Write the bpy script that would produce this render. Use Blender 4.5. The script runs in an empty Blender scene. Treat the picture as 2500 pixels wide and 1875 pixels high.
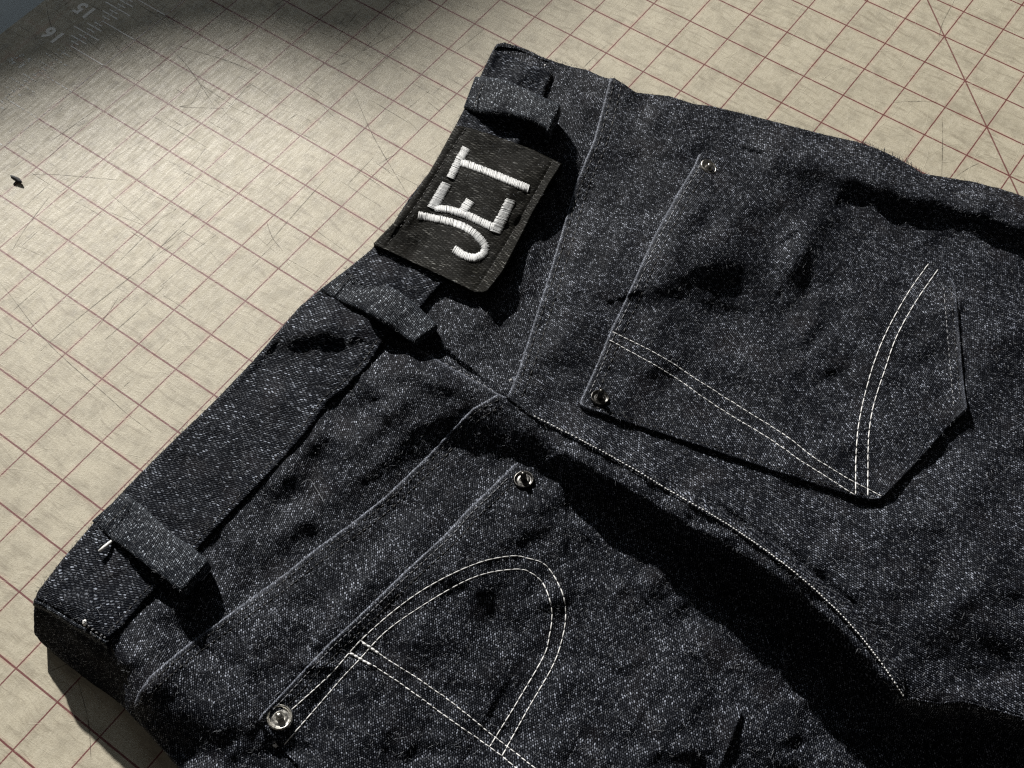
import bpy, math, random
import numpy as np
from mathutils import Matrix, Vector
from mathutils.geometry import delaunay_2d_cdt

random.seed(7)
rng = np.random.default_rng(7)
scene = bpy.context.scene
col = scene.collection
IN = 0.0254

# ------------------------------------------------------------------ camera
# recovered from the one-inch grid printed on the mat (photo 2500 x 1875 px)
F_PX = 3233.75
CAM = np.array([0.46801659, -0.23696521, 0.54982139])
ROT = np.array([[0.80913313, 0.58762289, -0.00171019],
                [0.49814746, -0.68746697, -0.52843001],
                [-0.31169327, 0.4267183, -0.84897514]])
cd = bpy.data.cameras.new("camera")
cam = bpy.data.objects.new("camera", cd)
col.objects.link(cam)
M = Matrix.Identity(4)
for r in range(3):
    M[r][0] = ROT[0][r]
    M[r][1] = -ROT[1][r]
    M[r][2] = -ROT[2][r]
    M[r][3] = CAM[r]
cam.matrix_world = M
cd.sensor_fit = 'HORIZONTAL'
cd.sensor_width = 36.0
cd.lens = F_PX / 2500.0 * 36.0
cd.clip_start = 0.01
cd.clip_end = 50.0
scene.camera = cam

# ------------------------------------------------------------------ light
SUN_AZ = math.radians(-31.0)      # direction the light travels, in the mat plane
SUN_EL = math.radians(26.5)
SUN_DIR = np.array([math.cos(SUN_AZ) * math.cos(SUN_EL), math.sin(SUN_AZ) * math.cos(SUN_EL), -math.sin(SUN_EL)])
sd = bpy.data.lights.new("sun", 'SUN')
sd.energy = 5.0
sd.angle = math.radians(1.1)
sd.color = (1.0, 0.955, 0.88)
sun = bpy.data.objects.new("sun", sd)
col.objects.link(sun)
sun.rotation_euler = Vector(SUN_DIR).to_track_quat('-Z', 'Y').to_euler()
sun.location = (-0.6, 0.6, 1.0)

# skylight through the window the sun comes in by
WIN = 2.75
ad = bpy.data.lights.new("window_skylight", 'AREA')
ad.shape = 'RECTANGLE'; ad.size = 1.6; ad.size_y = 1.1
ad.energy = 5.5
ad.color = (0.72, 0.88, 1.0)
win = bpy.data.objects.new("window_skylight", ad)
col.objects.link(win)
win.location = (-math.cos(SUN_AZ) * WIN + .2, -math.sin(SUN_AZ) * WIN + .05, 2.35)
win.rotation_euler = (Vector((.2, .05, 0)) - Vector(win.location)).to_track_quat('-Z', 'Y').to_euler()

world = bpy.data.worlds.new("World")
scene.world = world
world.use_nodes = True
bg = world.node_tree.nodes["Background"]
bg.inputs[0].default_value = (1.0, 0.93, 0.84, 1)
bg.inputs[1].default_value = 0.045
scene.view_settings.view_transform = 'Standard'
scene.view_settings.look = 'None'
scene.view_settings.gamma = 1.0
scene.cycles.filter_width = 1.25
scene.cycles.use_denoising = False      # keep the grain of the weave
scene.cycles.sample_clamp_indirect = 2.0
scene.view_settings.exposure = 0.42


# ------------------------------------------------------------------ pixels to points
def unp(u, v, z):
    """photo pixel + height above the mat -> world point(s)"""
    u = np.asarray(u, float); v = np.asarray(v, float)
    z = np.broadcast_to(np.asarray(z, float), u.shape)
    c = np.stack([(u - 1250) / F_PX, (v - 937.5) / F_PX, np.ones_like(u)], -1)
    d = c @ ROT
    s = (z - CAM[2]) / d[..., 2]
    return CAM + d * s[..., None]


def polydist(U, V, pts):
    """unsigned distance, signed side (+ = right hand when walking, in y-down pixels) and arc fraction"""
    pts = np.asarray(pts, float)
    best = np.full(U.shape, 1e18); side = np.zeros(U.shape); arc = np.zeros(U.shape)
    seg = np.hypot(*(pts[1:] - pts[:-1]).T)
    cum = np.r_[0, np.cumsum(seg)]
    for k in range(len(pts) - 1):
        a = pts[k]; b = pts[k + 1]; ab = b - a
        L = max(ab @ ab, 1e-9)
        t = np.clip(((U - a[0]) * ab[0] + (V - a[1]) * ab[1]) / L, 0, 1)
        dx = U - (a[0] + t * ab[0]); dy = V - (a[1] + t * ab[1])
        d = dx * dx + dy * dy
        m = d < best
        best[m] = d[m]
        side[m] = np.sign(ab[0] * dy - ab[1] * dx)[m]
        arc[m] = ((cum[k] + t * seg[k]) / cum[-1])[m]
    return np.sqrt(best), side, arc


def sstep(a, b, x):
    t = np.clip((x - a) / (b - a), 0, 1)
    return t * t * (3 - 2 * t)


# ------------------------------------------------------------------ height of the cloth (metres, over photo pixels)
RIDGE = [(1236, 968), (1304, 1020), (1410, 1076), (1532, 1142), (1640, 1206), (1742, 1264), (1860, 1342), (1966, 1424),
         (2068, 1521), (2145, 1614), (2205, 1700), (2292, 1717), (2353, 1710), (2434, 1732), (2500, 1752), (2800, 1850)]
RIDGE_DROP = [(0, .25), (.05, .95), (.12, 1.45), (.22, 1.85), (.35, 2.1), (.5, 2.35), (.65, 2.6), (.72, 2.9), (1, 3.0)]
RD = np.array(RIDGE_DROP)

# crest lines: points, height mm, half width up-sun side px, half width down-sun side px
FOLDS = [
    # pocket over the upper seat
    ([(1590, 690), (1640, 668), (1700, 646), (1770, 634), (1830, 634), (1878, 606)], 7.6, 72, 28),
    ([(2020, 520), (1990, 560), (1945, 622), (1915, 676)], 9.0, 36, 22),
    ([(1720, 470), (1665, 560), (1610, 670)], 2.2, 30, 24),
    ([(1880, 470), (1800, 540), (1760, 600)], 2.0, 40, 34),
    ([(2080, 640), (2040, 720), (1960, 790)], 1.6, 40, 32),
    ([(1620, 850), (1760, 860), (1900, 940)], 1.8, 60, 40),
    ([(2300, 900), (2240, 1010), (2180, 1080)], 1.3, 40, 30),
    # side seam fold on the far edge
    ([(1900, 378), (1960, 392), (2030, 414), (2110, 434), (2200, 458), (2320, 486), (2450, 528), (2700, 610)], 13, 50, 30),
    ([(1490, 215), (1560, 255), (1650, 280), (1760, 300), (1880, 345)], 3.5, 40, 24),
    ([(1500, 300), (1600, 330), (1690, 350)], 2.2, 36, 26),
    ([(1340, 205), (1390, 198), (1470, 206)], 3.0, 12, 12),
    ([(1375, 262), (1420, 255), (1462, 270)], 1.6, 16, 14),
    # upper yoke
    ([(1360, 470), (1320, 560), (1270, 690)], 1.8, 22, 18),
    ([(1300, 600), (1240, 700), (1180, 780)], 1.8, 24, 20),
    ([(1200, 740), (1150, 790), (1060, 850)], 1.6, 26, 20),
    ([(1560, 480), (1500, 610), (1440, 740)], 2.0, 26, 22),
    ([(1480, 480), (1430, 600), (1385, 720)], 1.8, 20, 18),
    ([(1310, 850), (1340, 842), (1400, 860)], 2.2, 26, 18),
    # gathered lower yoke under the waistband
    ([(900, 915), (953, 910), (1007, 903), (1061, 918), (1130, 955)], 9.0, 28, 20),
    ([(862, 962), (905, 946), (950, 962), (930, 990)], 7.0, 22, 20),
    ([(1061, 960), (985, 984), (925, 1013), (893, 1053), (850, 1100), (815, 1150)], 10.0, 28, 26),
    ([(1090, 1016), (1007, 1050), (939, 1092), (890, 1140), (820, 1210)], 6.5, 28, 20),
    ([(717, 1128), (752, 1085), (790, 1060), (832, 1070), (850, 1085)], 9.5, 34, 28),
    ([(620, 1230), (654, 1184), (695, 1168), (730, 1170)], 8.5, 34, 28),
    ([(770, 1240), (720, 1280), (650, 1340)], 7.0, 28, 22),
    ([(560, 1370), (600, 1310), (650, 1290)], 2.6, 24, 18),
    ([(420, 1510), (470, 1470), (540, 1440)], 2.6, 28, 22),
    # lower seat under the yoke seam
    ([(1240, 1165), (1190, 1188), (1130, 1222), (1054, 1280), (990, 1336), (920, 1412), (840, 1490)], 4.5, 34, 110),
    ([(1290, 1250), (1330, 1270), (1390, 1310)], 1.6, 40, 30),
    ([(720, 1490), (640, 1560), (560, 1620)], 2.2, 40, 34),
    # waistband
    ([(662, 822), (740, 812), (800, 806), (850, 818)], 6.0, 34, 20),
    ([(890, 850), (850, 890), (820, 930)], 2.6, 16, 16),
    ([(470, 1190), (540, 1120), (600, 1040)], 1.2, 26, 26),
    ([(1640, 1180), (1763, 1244), (1880, 1319), (2007, 1415), (2090, 1489), (2149, 1553), (2190, 1600)], -3.2, 10, 8),
    # right side of the seat
    ([(2420, 700), (2390, 840), (2380, 960)], 2.0, 60, 40),
    ([(2480, 1080), (2420, 1140), (2360, 1220)], 2.0, 46, 34),
    ([(2330, 1180), (2290, 1240), (2230, 1300)], 1.4, 40, 30),
    ([(2490, 1500), (2380, 1460), (2260, 1450)], 2.0, 60, 40),
    # lower pocket
    ([(1420, 1340), (1500, 1460), (1540, 1600)], 1.4, 60, 50),
    ([(1000, 1480), (1080, 1560), (1150, 1680)], 1.2, 60, 50),
    ([(1560, 1700), (1640, 1760), (1700, 1850)], 1.6, 60, 50),
    ([(820, 1790), (920, 1740), (1040, 1780)], 1.6, 60, 40),
]
for i in range(34):      # small creases that run out from the seams
    cx, cy = rng.uniform(300, 2450), rng.uniform(250, 1850)
    a = rng.uniform(0.3, 1.4) if rng.random() < .5 else rng.uniform(-1.3, -.4)
    L = rng.uniform(50, 150)
    FOLDS.append(([(cx - L * math.cos(a) / 2, cy - L * math.sin(a) / 2), (cx + rng.uniform(-14, 14), cy + rng.uniform(-14, 14)),
                   (cx + L * math.cos(a) / 2, cy + L * math.sin(a) / 2)], rng.uniform(.5, 1.1), rng.uniform(18, 38), rng.uniform(16, 30)))

SUNPX = np.array([.38, .92])      # sun travel direction in the photo
WAVES = []
for k in range(30):
    a = rng.uniform(0, math.pi)
    lam = rng.uniform(70, 260)
    WAVES.append((math.cos(a) * 2 * math.pi / lam, math.sin(a) * 2 * math.pi / lam, rng.uniform(0, 6.28), lam))


def struct_terms(U, V):
    z = np.zeros(U.shape)
    d, s, t = polydist(U, V, RIDGE)
    D = np.interp(t, RD[:, 0], RD[:, 1]) * .0092
    sd_ = d * s
    w = np.interp(t, [0, .1, .4, 1], [130, 95, 75, 65])
    z -= D * sstep(np.interp(t, [0, .1, .3, .55, .7, 1], [10, 34, 38, 18, 2, -2]), w + np.interp(t, [0, .3, .6], [10, 25, 0]), sd_)
    # rounded shoulder of the ridge
    z += .004 * np.exp(-(np.clip(-sd_, 0, None) / 60) ** 2) * (s < 0) * np.interp(t, [0, .08, .3, 1], [0, .5, 1, 1])
    z += .004 * (s >= 0) * np.interp(t, [0, .08, .3, 1], [0, .5, 1, 1]) * np.exp(-(np.clip(sd_, 0, None) / 60) ** 2)
    return z


CTRL = [  # u, v, cm
    (1207, 116, 1.3), (1231, 110, 1.1), (1321, 140, 1.1), (1440, 172, 1.2), (1500, 192, 1.5), (1600, 232, 1.4), (1738, 256, 1.3),
    (1938, 309, 1.0), (2096, 346, .9), (2186, 382, .9), (2251, 423, .9), (2373, 443, .9), (2500, 480, .9), (2760, 550, .9),
    (1174, 183, 1.4), (1115, 303, 1.5), (1060, 400, 1.5), (999, 484, 1.5), (912, 600, 1.5), (808, 671, 1.4), (732, 748, 1.3),
    (618, 881, 1.2), (525, 978, 1.2), (431, 1068, 1.2), (309, 1190, 1.4), (225, 1275, 1.6), (150, 1365, 1.9), (92, 1444, 2.2), (85, 1460, 2.2),
    (150, 1497, 2.45), (209, 1530, 2.55), (264, 1562, 2.6), (300, 1620, 2.6), (328, 1709, 2.5), (345, 1775, 2.2), (470, 1900, 2.0), (600, 2050, 1.8),
    (83, 1546, .9), (98, 1566, .8), (203, 1650, .7), (277, 1700, 1.1), (342, 1770, 1.55), (400, 1822, 1.6), (460, 1875, 1.65), (560, 2020, 1.6),
    (1240, 965, 3.0), (1085, 885, 2.4), (1000, 800, 2.1), (900, 890, 2.0), (1150, 600, 2.1), (1250, 400, 2.1), (1400, 300, 2.0),
    (1400, 700, 2.6), (1600, 450, 2.45), (1440, 520, 1.85), (1680, 470, 2.6), (1560, 680, 2.75), (1480, 600, 2.2), (1430, 930, 3.0), (1740, 760, 2.15), (1780, 540, 2.5), (1640, 860, 2.5), (1900, 900, 2.3), (1900, 480, 2.0), (2080, 530, 1.35), (2220, 590, 1.3), (2400, 640, 1.7),
    (2100, 800, 2.3), (1800, 1010, 2.75), (1600, 1000, 2.75), (2100, 1180, 3.2), (2350, 950, 2.5), (2450, 1200, 3.1), (2600, 900, 2.5),
    (1532, 1120, 3.7), (1742, 1235, 4.15), (1966, 1395, 4.4), (2145, 1580, 4.5), (2210, 1680, 4.3), (2353, 1690, 3.7), (2500, 1730, 3.6), (2700, 1600, 3.6), (2400, 1500, 3.9),
    (700, 1130, 1.9), (600, 1260, 2.0), (480, 1400, 2.2), (360, 1530, 2.4), (800, 1030, 1.8), (400, 1250, 1.7), (650, 1000, 1.7), (850, 780, 1.8), (200, 1420, 2.1),
    (1080, 1040, 2.55), (1150, 985, 2.8), (1000, 1120, 2.4), (1120, 1000, 2.7), (950, 1190, 2.3), (750, 1350, 2.4), (450, 1600, 2.6),
    (1130, 1110, 1.9), (1195, 1100, 1.75), (1040, 1190, 2.15), (1277, 1170, 2.0), (1150, 1260, 2.2), (1410, 1260, 1.7), (1500, 1350, 1.7), (1640, 1420, 1.75), (1850, 1545, 1.6), (1980, 1680, 1.4), (2140, 1830, 1.1), (2350, 1860, .8), (2600, 1950, .8),
    (1090, 1380, 2.35), (1220, 1470, 2.0), (900, 1600, 2.4), (683, 1750, 2.5), (550, 1750, 2.5), (1230, 1620, 1.95), (1450, 1600, 1.65), (1640, 1780, 2.0), (1800, 1760, 1.95), (1100, 1850, 2.4),
    (1000, 2060, 2.4), (1500, 2060, 2.1), (2000, 2060, 1.2), (2500, 2060, .8), (700, 2060, 2.2),
]
CT = np.array(CTRL)


def tps(r2):
    return .5 * r2 * np.log(r2 + 1e-9)


_cu, _cv = CT[:, 0] / 1000, CT[:, 1] / 1000
_val = CT[:, 2] * .01 - struct_terms(CT[:, 0], CT[:, 1])
_n = len(CT)
_A = np.zeros((_n + 3, _n + 3))
_A[:_n, :_n] = tps((_cu[:, None] - _cu) ** 2 + (_cv[:, None] - _cv) ** 2) + np.eye(_n) * 3e-4
_A[:_n, _n:] = np.c_[np.ones(_n), _cu, _cv]
_A[_n:, :_n] = _A[:_n, _n:].T
_w = np.linalg.solve(_A, np.r_[_val, 0, 0, 0])


def HF(U, V):
    U = np.asarray(U, float).ravel(); V = np.asarray(V, float).ravel()
    u, v = U / 1000, V / 1000
    z = tps((u[:, None] - _cu) ** 2 + (v[:, None] - _cv) ** 2) @ _w[:_n] + _w[_n] + _w[_n + 1] * u + _w[_n + 2] * v
    z = z + struct_terms(U, V)
    wu = U + 18 * np.sin(V / 47 + 1.3) + 9 * np.sin(U / 31)
    wv = V + 18 * np.sin(U / 53 + .4) + 9 * np.sin(V / 29)
    for pts, amp, w1, w2 in FOLDS:
        p = np.asarray(pts)
        m = (U > p[:, 0].min() - 4.2 * w1) & (U < p[:, 0].max() + 4.2 * w1) & (V > p[:, 1].min() - 4.2 * w1) & (V < p[:, 1].max() + 4.2 * w1)
        if not m.any():
            continue
        uu = U[m] * .75 + wu[m] * .25; vv = V[m] * .75 + wv[m] * .25
        d, s, t = polydist(uu, vv, pts)
        seg = p[-1] - p[0]
        # which side is down-sun
        lsgn = 1 if (seg[0] * SUNPX[1] - seg[1] * SUNPX[0]) > 0 else -1
        w = np.where(s * lsgn > 0, w2 * 1.6, w1 * 1.3)
        amp_ = amp if (amp > 12.9 or amp < 0 or amp == 6.0) else amp * (.62 if amp > 2.7 else .95)
        z[m] += amp_ * .00098 * np.exp(-(d / w) ** 2) * (.35 + .65 * np.sin(np.pi * np.clip(t, .04, .96)) ** .6)
    nz = np.zeros_like(z)
    for kx, ky, ph, lam in WAVES:
        nz += np.sin(kx * wu + ky * wv + ph) * lam / 150
    z += nz * .00018
    nz = np.zeros_like(z)
    for kx, ky, ph, lam in WAVES[:16]:
        nz += np.sin(4.1 * (kx * wv - ky * wu) + ph * 2)
    z += nz * .000028
    nz = np.zeros_like(z)
    for kx, ky, ph, lam in WAVES[10:28]:
        nz += np.sin(1.35 * (kx * wu - ky * wv) + ph * 3 + 1.5 * np.sin(U / 170 + V / 230))
    z += nz * .00010 * (.55 + .45 * np.sin(U / 210 + 1) * np.sin(V / 170))
    return np.maximum(z, .002)


# ------------------------------------------------------------------ materials
class NT:
    def __init__(s, name):
        s.m = bpy.data.materials.new(name); s.m.use_nodes = True
        s.t = s.m.node_tree; s.t.nodes.clear()
        s.out = s.t.nodes.new('ShaderNodeOutputMaterial')

    def n(s, kind, **kw):
        o = s.t.nodes.new(kind)
        for k, v in kw.items():
            setattr(o, k, v)
        return o

    def set(s, sock, v):
        if hasattr(v, 'is_linked') or isinstance(v, bpy.types.NodeSocket):
            s.t.links.new(v, sock)
        else:
            sock.default_value = v

    def math(s, op, a, b=0.0, c=None, clamp=False):
        o = s.n('ShaderNodeMath', operation=op, use_clamp=clamp)
        s.set(o.inputs[0], a); s.set(o.inputs[1], b)
        if c is not None:
            s.set(o.inputs[2], c)
        return o.outputs[0]

    def vmath(s, op, a, b=(0, 0, 0), scale=None):
        o = s.n('ShaderNodeVectorMath', operation=op)
        s.set(o.inputs[0], a); s.set(o.inputs[1], b)
        if scale is not None:
            s.set(o.inputs[3], scale)
        return o.outputs['Value'] if op in ('DOT_PRODUCT', 'LENGTH', 'DISTANCE') else o.outputs[0]

    def noise(s, vec, scale, detail=2.0, rough=.5, dist=0.0, out=0):
        o = s.n('ShaderNodeTexNoise')
        s.set(o.inputs['Vector'], vec)
        o.inputs['Scale'].default_value = scale; o.inputs['Detail'].default_value = detail
        o.inputs['Roughness'].default_value = rough; o.inputs['Distortion'].default_value = dist
        return o.outputs[out]

    def step(s, x, a, b, c=0.0, d=1.0):
        o = s.n('ShaderNodeMapRange', interpolation_type='SMOOTHSTEP')
        s.set(o.inputs[0], x)
        for k, v in zip((1, 2, 3, 4), (a, b, c, d)):
            s.set(o.inputs[k], v)
        return o.outputs[0]

    def mix(s, f, a, b, blend='MIX'):
        o = s.n('ShaderNodeMix', data_type='RGBA', blend_type=blend)
        s.set(o.inputs[0], f)
        s.set(o.inputs[6], a if not isinstance(a, tuple) else (*a, 1)[:4]); s.set(o.inputs[7], b if not isinstance(b, tuple) else (*b, 1)[:4])
        return o.outputs[2]

    def bsdf(s, color, rough=.8, **kw):
        o = s.n('ShaderNodeBsdfPrincipled')
        s.set(o.inputs['Base Color'], color if not isinstance(color, tuple) else (*color, 1)[:4])
        s.set(o.inputs['Roughness'], rough)
        for k, v in kw.items():
            s.set(o.inputs[k.replace('_', ' ')], v)
        s.t.links.new(o.outputs[0], s.out.inputs[0])
        return o

    def bump(s, h, dist, strength=1.0):
        o = s.n('ShaderNodeBump')
        o.inputs['Strength'].default_value = strength; o.inputs['Distance'].default_value = dist
        s.set(o.inputs['Height'], h)
        return o.outputs[0]


def denim(name, angle, dark, light, pitch=1.25, seglen=1.5, amount=1.0, wear_highlight=1.0, fine=1.0, twill=.35, rpow=2.2, spec=.24):
    """twill cloth; the UV map is in millimetres along the cloth"""
    t = NT(name)
    uv = t.n('ShaderNodeUVMap').outputs[0]
    w1 = t.vmath('SCALE', t.vmath('SUBTRACT', t.noise(uv, .22, 2, out=1), (.5, .5, .5)), scale=1.8)
    w2 = t.vmath('SCALE', t.vmath('SUBTRACT', t.noise(uv, 1.5, 1, out=1), (.5, .5, .5)), scale=.38)
    p = t.vmath('ADD', t.vmath('ADD', uv, w1), w2)
    ca, sa = math.cos(angle), math.sin(angle)
    P = t.math('DIVIDE', t.vmath('DOT_PRODUCT', p, (-sa, ca, 0)), pitch)
    Q = t.math('DIVIDE', t.vmath('DOT_PRODUCT', p, (ca, sa, 0)), seglen)
    fp = t.math('FRACT', P); ip = t.math('FLOOR', P)
    Q2 = t.math('ADD', Q, t.math('MULTIPLY', ip, .41))
    fq = t.math('FRACT', Q2); iq = t.math('FLOOR', Q2)
    ap = t.math('ABSOLUTE', t.math('SUBTRACT', fp, .5)); aq = t.math('ABSOLUTE', t.math('SUBTRACT', fq, .5))
    sh = t.math('MULTIPLY', t.step(ap, .36, .08), t.step(aq, .44, .14))
    cid = t.n('ShaderNodeCombineXYZ'); t.set(cid.inputs[0], ip); t.set(cid.inputs[1], iq)
    wn = t.n('ShaderNodeTexWhiteNoise', noise_dimensions='2D'); t.set(wn.inputs['Vector'], cid.outputs[0])
    r = wn.outputs[0]
    r3 = t.math('POWER', r, rpow)
    big = t.noise(uv, .035, 3, .6)
    mid = t.noise(uv, .30, 3, .6)
    wearf = t.math('MULTIPLY', t.step(big, .3, .7, .60, 1.25), t.step(mid, .3, .72, .45, 1.4))
    grain = t.noise(uv, 2.0, 3, .7)
    spark = t.math('POWER', t.step(grain, .52, .80), 1.6)
    fib = t.noise(t.vmath('MULTIPLY', t.vmath('ADD', uv, t.vmath('SCALE', w1, scale=2.0)), (1.0, .3, 1)), 2.2, 2, .6)
    fib2 = t.noise(t.vmath('MULTIPLY', t.vmath('ADD', uv, t.vmath('SCALE', w1, scale=2.0)), (.3, 1.0, 1)), 2.0, 2, .6)
    fibs = t.math('ADD', t.step(fib, .64, .76), t.step(fib2, .64, .76))
    s1 = t.math('MULTIPLY', sh, t.math('ADD', t.math('MULTIPLY_ADD', r3, .62, .07), t.math('MULTIPLY', t.math('POWER', r, 14.0), 1.6)))
    s1 = t.math('ADD', s1, t.math('MULTIPLY', spark, .20 * fine))
    s1 = t.math('ADD', s1, t.math('MULTIPLY', fibs, .09 * fine))
    at = t.n('ShaderNodeAttribute', attribute_name='wear_highlight').outputs['Fac']  # pale edges: abrasion plus the edge highlight, both put into the cloth colour
    s1 = t.math('MULTIPLY', t.math('MULTIPLY', s1, wearf), amount)
    s1 = t.math('ADD', s1, t.math('MULTIPLY', at, t.step(t.noise(uv, 2.6, 2), .40, .66, .03, .85)), clamp=True)
    colr = t.mix(s1, dark, light)
    # very faint brown drift of the dye
    colr = t.mix(t.step(t.noise(uv, .05, 2), .5, .75, 0, .35), colr, t.mix(.35, colr, (.030, .022, .020)))
    h = t.math('ADD', t.math('MULTIPLY', sh, .5), t.math('MULTIPLY', grain, 1.0))
    h = t.math('ADD', h, t.math('MULTIPLY', t.step(ap, .5, 0), twill))
    t.bsdf(colr, .55, Normal=t.bump(h, .00016, .9), Specular_IOR_Level=t.math('MULTIPLY_ADD', s1, spec * 3.2, .02), Specular_Tint=(.80, .88, 1.0, 1), Sheen_Weight=.0 * wear_highlight, Sheen_Roughness=.5, Sheen_Tint=(.75, .8, .9, 1))
    return t.m


def wang(dx, dy):
    """angle on the mat of a direction seen in the photo"""
    w = dx * ROT[0][:2] + dy * ROT[1][:2] / .55 * .72
    return math.atan2(w[1], w[0])


DK = (.0022, .0026, .0042)
LT = (.25, .275, .345)
M_SEAT_UP = denim('denim_seat_upper', wang(1, .75), DK, LT, .84, 1.05, 1.05)
M_SEAT_LO = denim('denim_seat_lower', wang(.12, 1), DK, LT, .84, 1.05, 1.05)
M_POCK_UP = denim('denim_pocket_upper', wang(.6, 1), DK, LT, .86, 1.0, .95)
M_POCK_LO = denim('denim_pocket_lower', wang(.12, 1), DK, LT, .88, 1.1, 1.0)
M_YOKE = denim('denim_yoke', wang(-.3, 1), DK, LT, .84, 1.0, .95)
M_WAIST = denim('denim_waistband', wang(1, .18), (.0022, .0028, .0052), (.22, .25, .32), .9, 2.0, .75, .8, .8, .9, 2.2)
M_LOOP = denim('denim_loop', 1.25, (.004, .005, .008), (.28, .32, .38), .9, 1.05)
M_FRONT = denim('denim_front', .9, (.003, .0035, .006), (.18, .20, .25), .9, 1.1, .8)
M_PATCH = denim('patch_twill', wang(1, .28), (.0085, .0082, .0072), (.155, .15, .128), .72, 4.0, .45, .7, .25, .6, 1.0, .2)

def thread_mat(name, color, rough=.6, sheen=.3, var=.25):
    t = NT(name)
    g = t.n('ShaderNodeNewGeometry').outputs['Position']
    n = t.noise(g, 1800, 2)
    c = t.mix(t.step(n, .35, .7), tuple(x * (1 - var) for x in color), color)
    t.bsdf(c, rough, Sheen_Weight=sheen, Specular_IOR_Level=.35, Normal=t.bump(t.noise(g, 3500, 1), .0001, .5))
    return t.m


M_WHITE = thread_mat('white_thread', (.86, .87, .88), .5, .3, .12)
M_SATIN = thread_mat('satin_thread', (.83, .85, .87), .38, .15, .12)
M_GREY = thread_mat('grey_thread', (.30, .31, .34), .6)
M_BLACK = thread_mat('black_thread', (.012, .012, .014), .45, .1)
M_FIBRE = thread_mat('cotton_fibre', (.30, .32, .36), .7, .1)
M_FIBRE_DK = thread_mat('dark_cotton_fibre', (.035, .037, .045), .7, .1)


def metal(name, c, rough):
    t = NT(name)
    g = t.n('ShaderNodeNewGeometry').outputs['Position']
    n = t.noise(g, 900, 3)
    t.bsdf(t.mix(t.step(n, .35, .7), tuple(x * .75 for x in c), c), t.step(n, .3, .7, rough * .8, rough * 1.35), Metallic=1.0)
    return t.m


M_NICKEL = metal('nickel', (.52, .51, .48), .34)
M_NICKEL_SHADED = metal('shaded_nickel', (.10, .098, .095), .32)  # nickel with the shade over these rivets put into its colour


# ------------------------------------------------------------------ object helpers
def link(name, me, mat, parent=None):
    o = bpy.data.objects.new(name, me)
    if mat is not None:
        me.materials.append(mat)
    col.objects.link(o)
    if parent is not None:
        o.parent = parent
    return o


def mesh_from(name, verts, faces, smooth=True, uv=None):
    me = bpy.data.meshes.new(name)
    me.from_pydata([tuple(map(float, v)) for v in verts], [], [tuple(int(i) for i in f) for f in faces])
    if uv is not None:
        lay = me.uv_layers.new(name='UVMap')
        li = np.zeros(len(me.loops), np.int32); me.loops.foreach_get('vertex_index', li)
        lay.data.foreach_set('uv', np.asarray(uv, np.float32)[li].ravel())
    if smooth:
        me.polygons.foreach_set('use_smooth', np.ones(len(me.polygons), bool))
    me.update()
    return me


def tag(o, label, cat, group=None):
    o['label'] = label; o['category'] = cat
    if group:
        o['group'] = group


def empty(name, loc=(0, 0, 0)):
    o = bpy.data.objects.new(name, None)
    o.empty_display_size = .02
    o.location = loc
    col.objects.link(o)
    return o


def smooth_poly(pts, it=1, closed=False):
    p = [np.array(q, float) for q in pts]
    for _ in range(it):
        q = [] if closed else [p[0]]
        n = len(p)
        for i in range(n if closed else n - 1):
            a, b = p[i], p[(i + 1) % n]
            q += [a * .75 + b * .25, a * .25 + b * .75]
        if not closed:
            q.append(p[-1])
        p = q
    return np.array(p)


def resample(pts, step):
    pts = np.asarray(pts, float)
    seg = np.hypot(*(pts[1:] - pts[:-1]).T); cum = np.r_[0, np.cumsum(seg)]
    n = max(2, int(round(cum[-1] / step)) + 1)
    s = np.linspace(0, cum[-1], n)
    return np.c_[np.interp(s, cum, pts[:, 0]), np.interp(s, cum, pts[:, 1])]


def catmull(pts, step):
    p = np.asarray(pts, float); p = np.vstack([2 * p[0] - p[1], p, 2 * p[-1] - p[-2]])
    out = []
    for i in range(1, len(p) - 2):
        for t in np.linspace(0, 1, 14, endpoint=False):
            out.append(.5 * ((2 * p[i]) + (-p[i - 1] + p[i + 1]) * t + (2 * p[i - 1] - 5 * p[i] + 4 * p[i + 1] - p[i + 2]) * t * t + (-p[i - 1] + 3 * p[i] - 3 * p[i + 1] + p[i + 2]) * t ** 3))
    out.append(p[-2])
    return resample(np.array(out), step)


PANELS = []        # (verts, tris, weight) for the fuzz


def inside(U, V, poly):
    r = np.zeros(U.shape, bool)
    x, y = poly[:, 0], poly[:, 1]
    j = len(poly) - 1
    for i in range(len(poly)):
        c = ((y[i] > V) != (y[j] > V)) & (U < (x[j] - x[i]) * (V - y[i]) / (y[j] - y[i] + 1e-12) + x[i])
        r ^= c
        j = i
    return r


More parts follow.
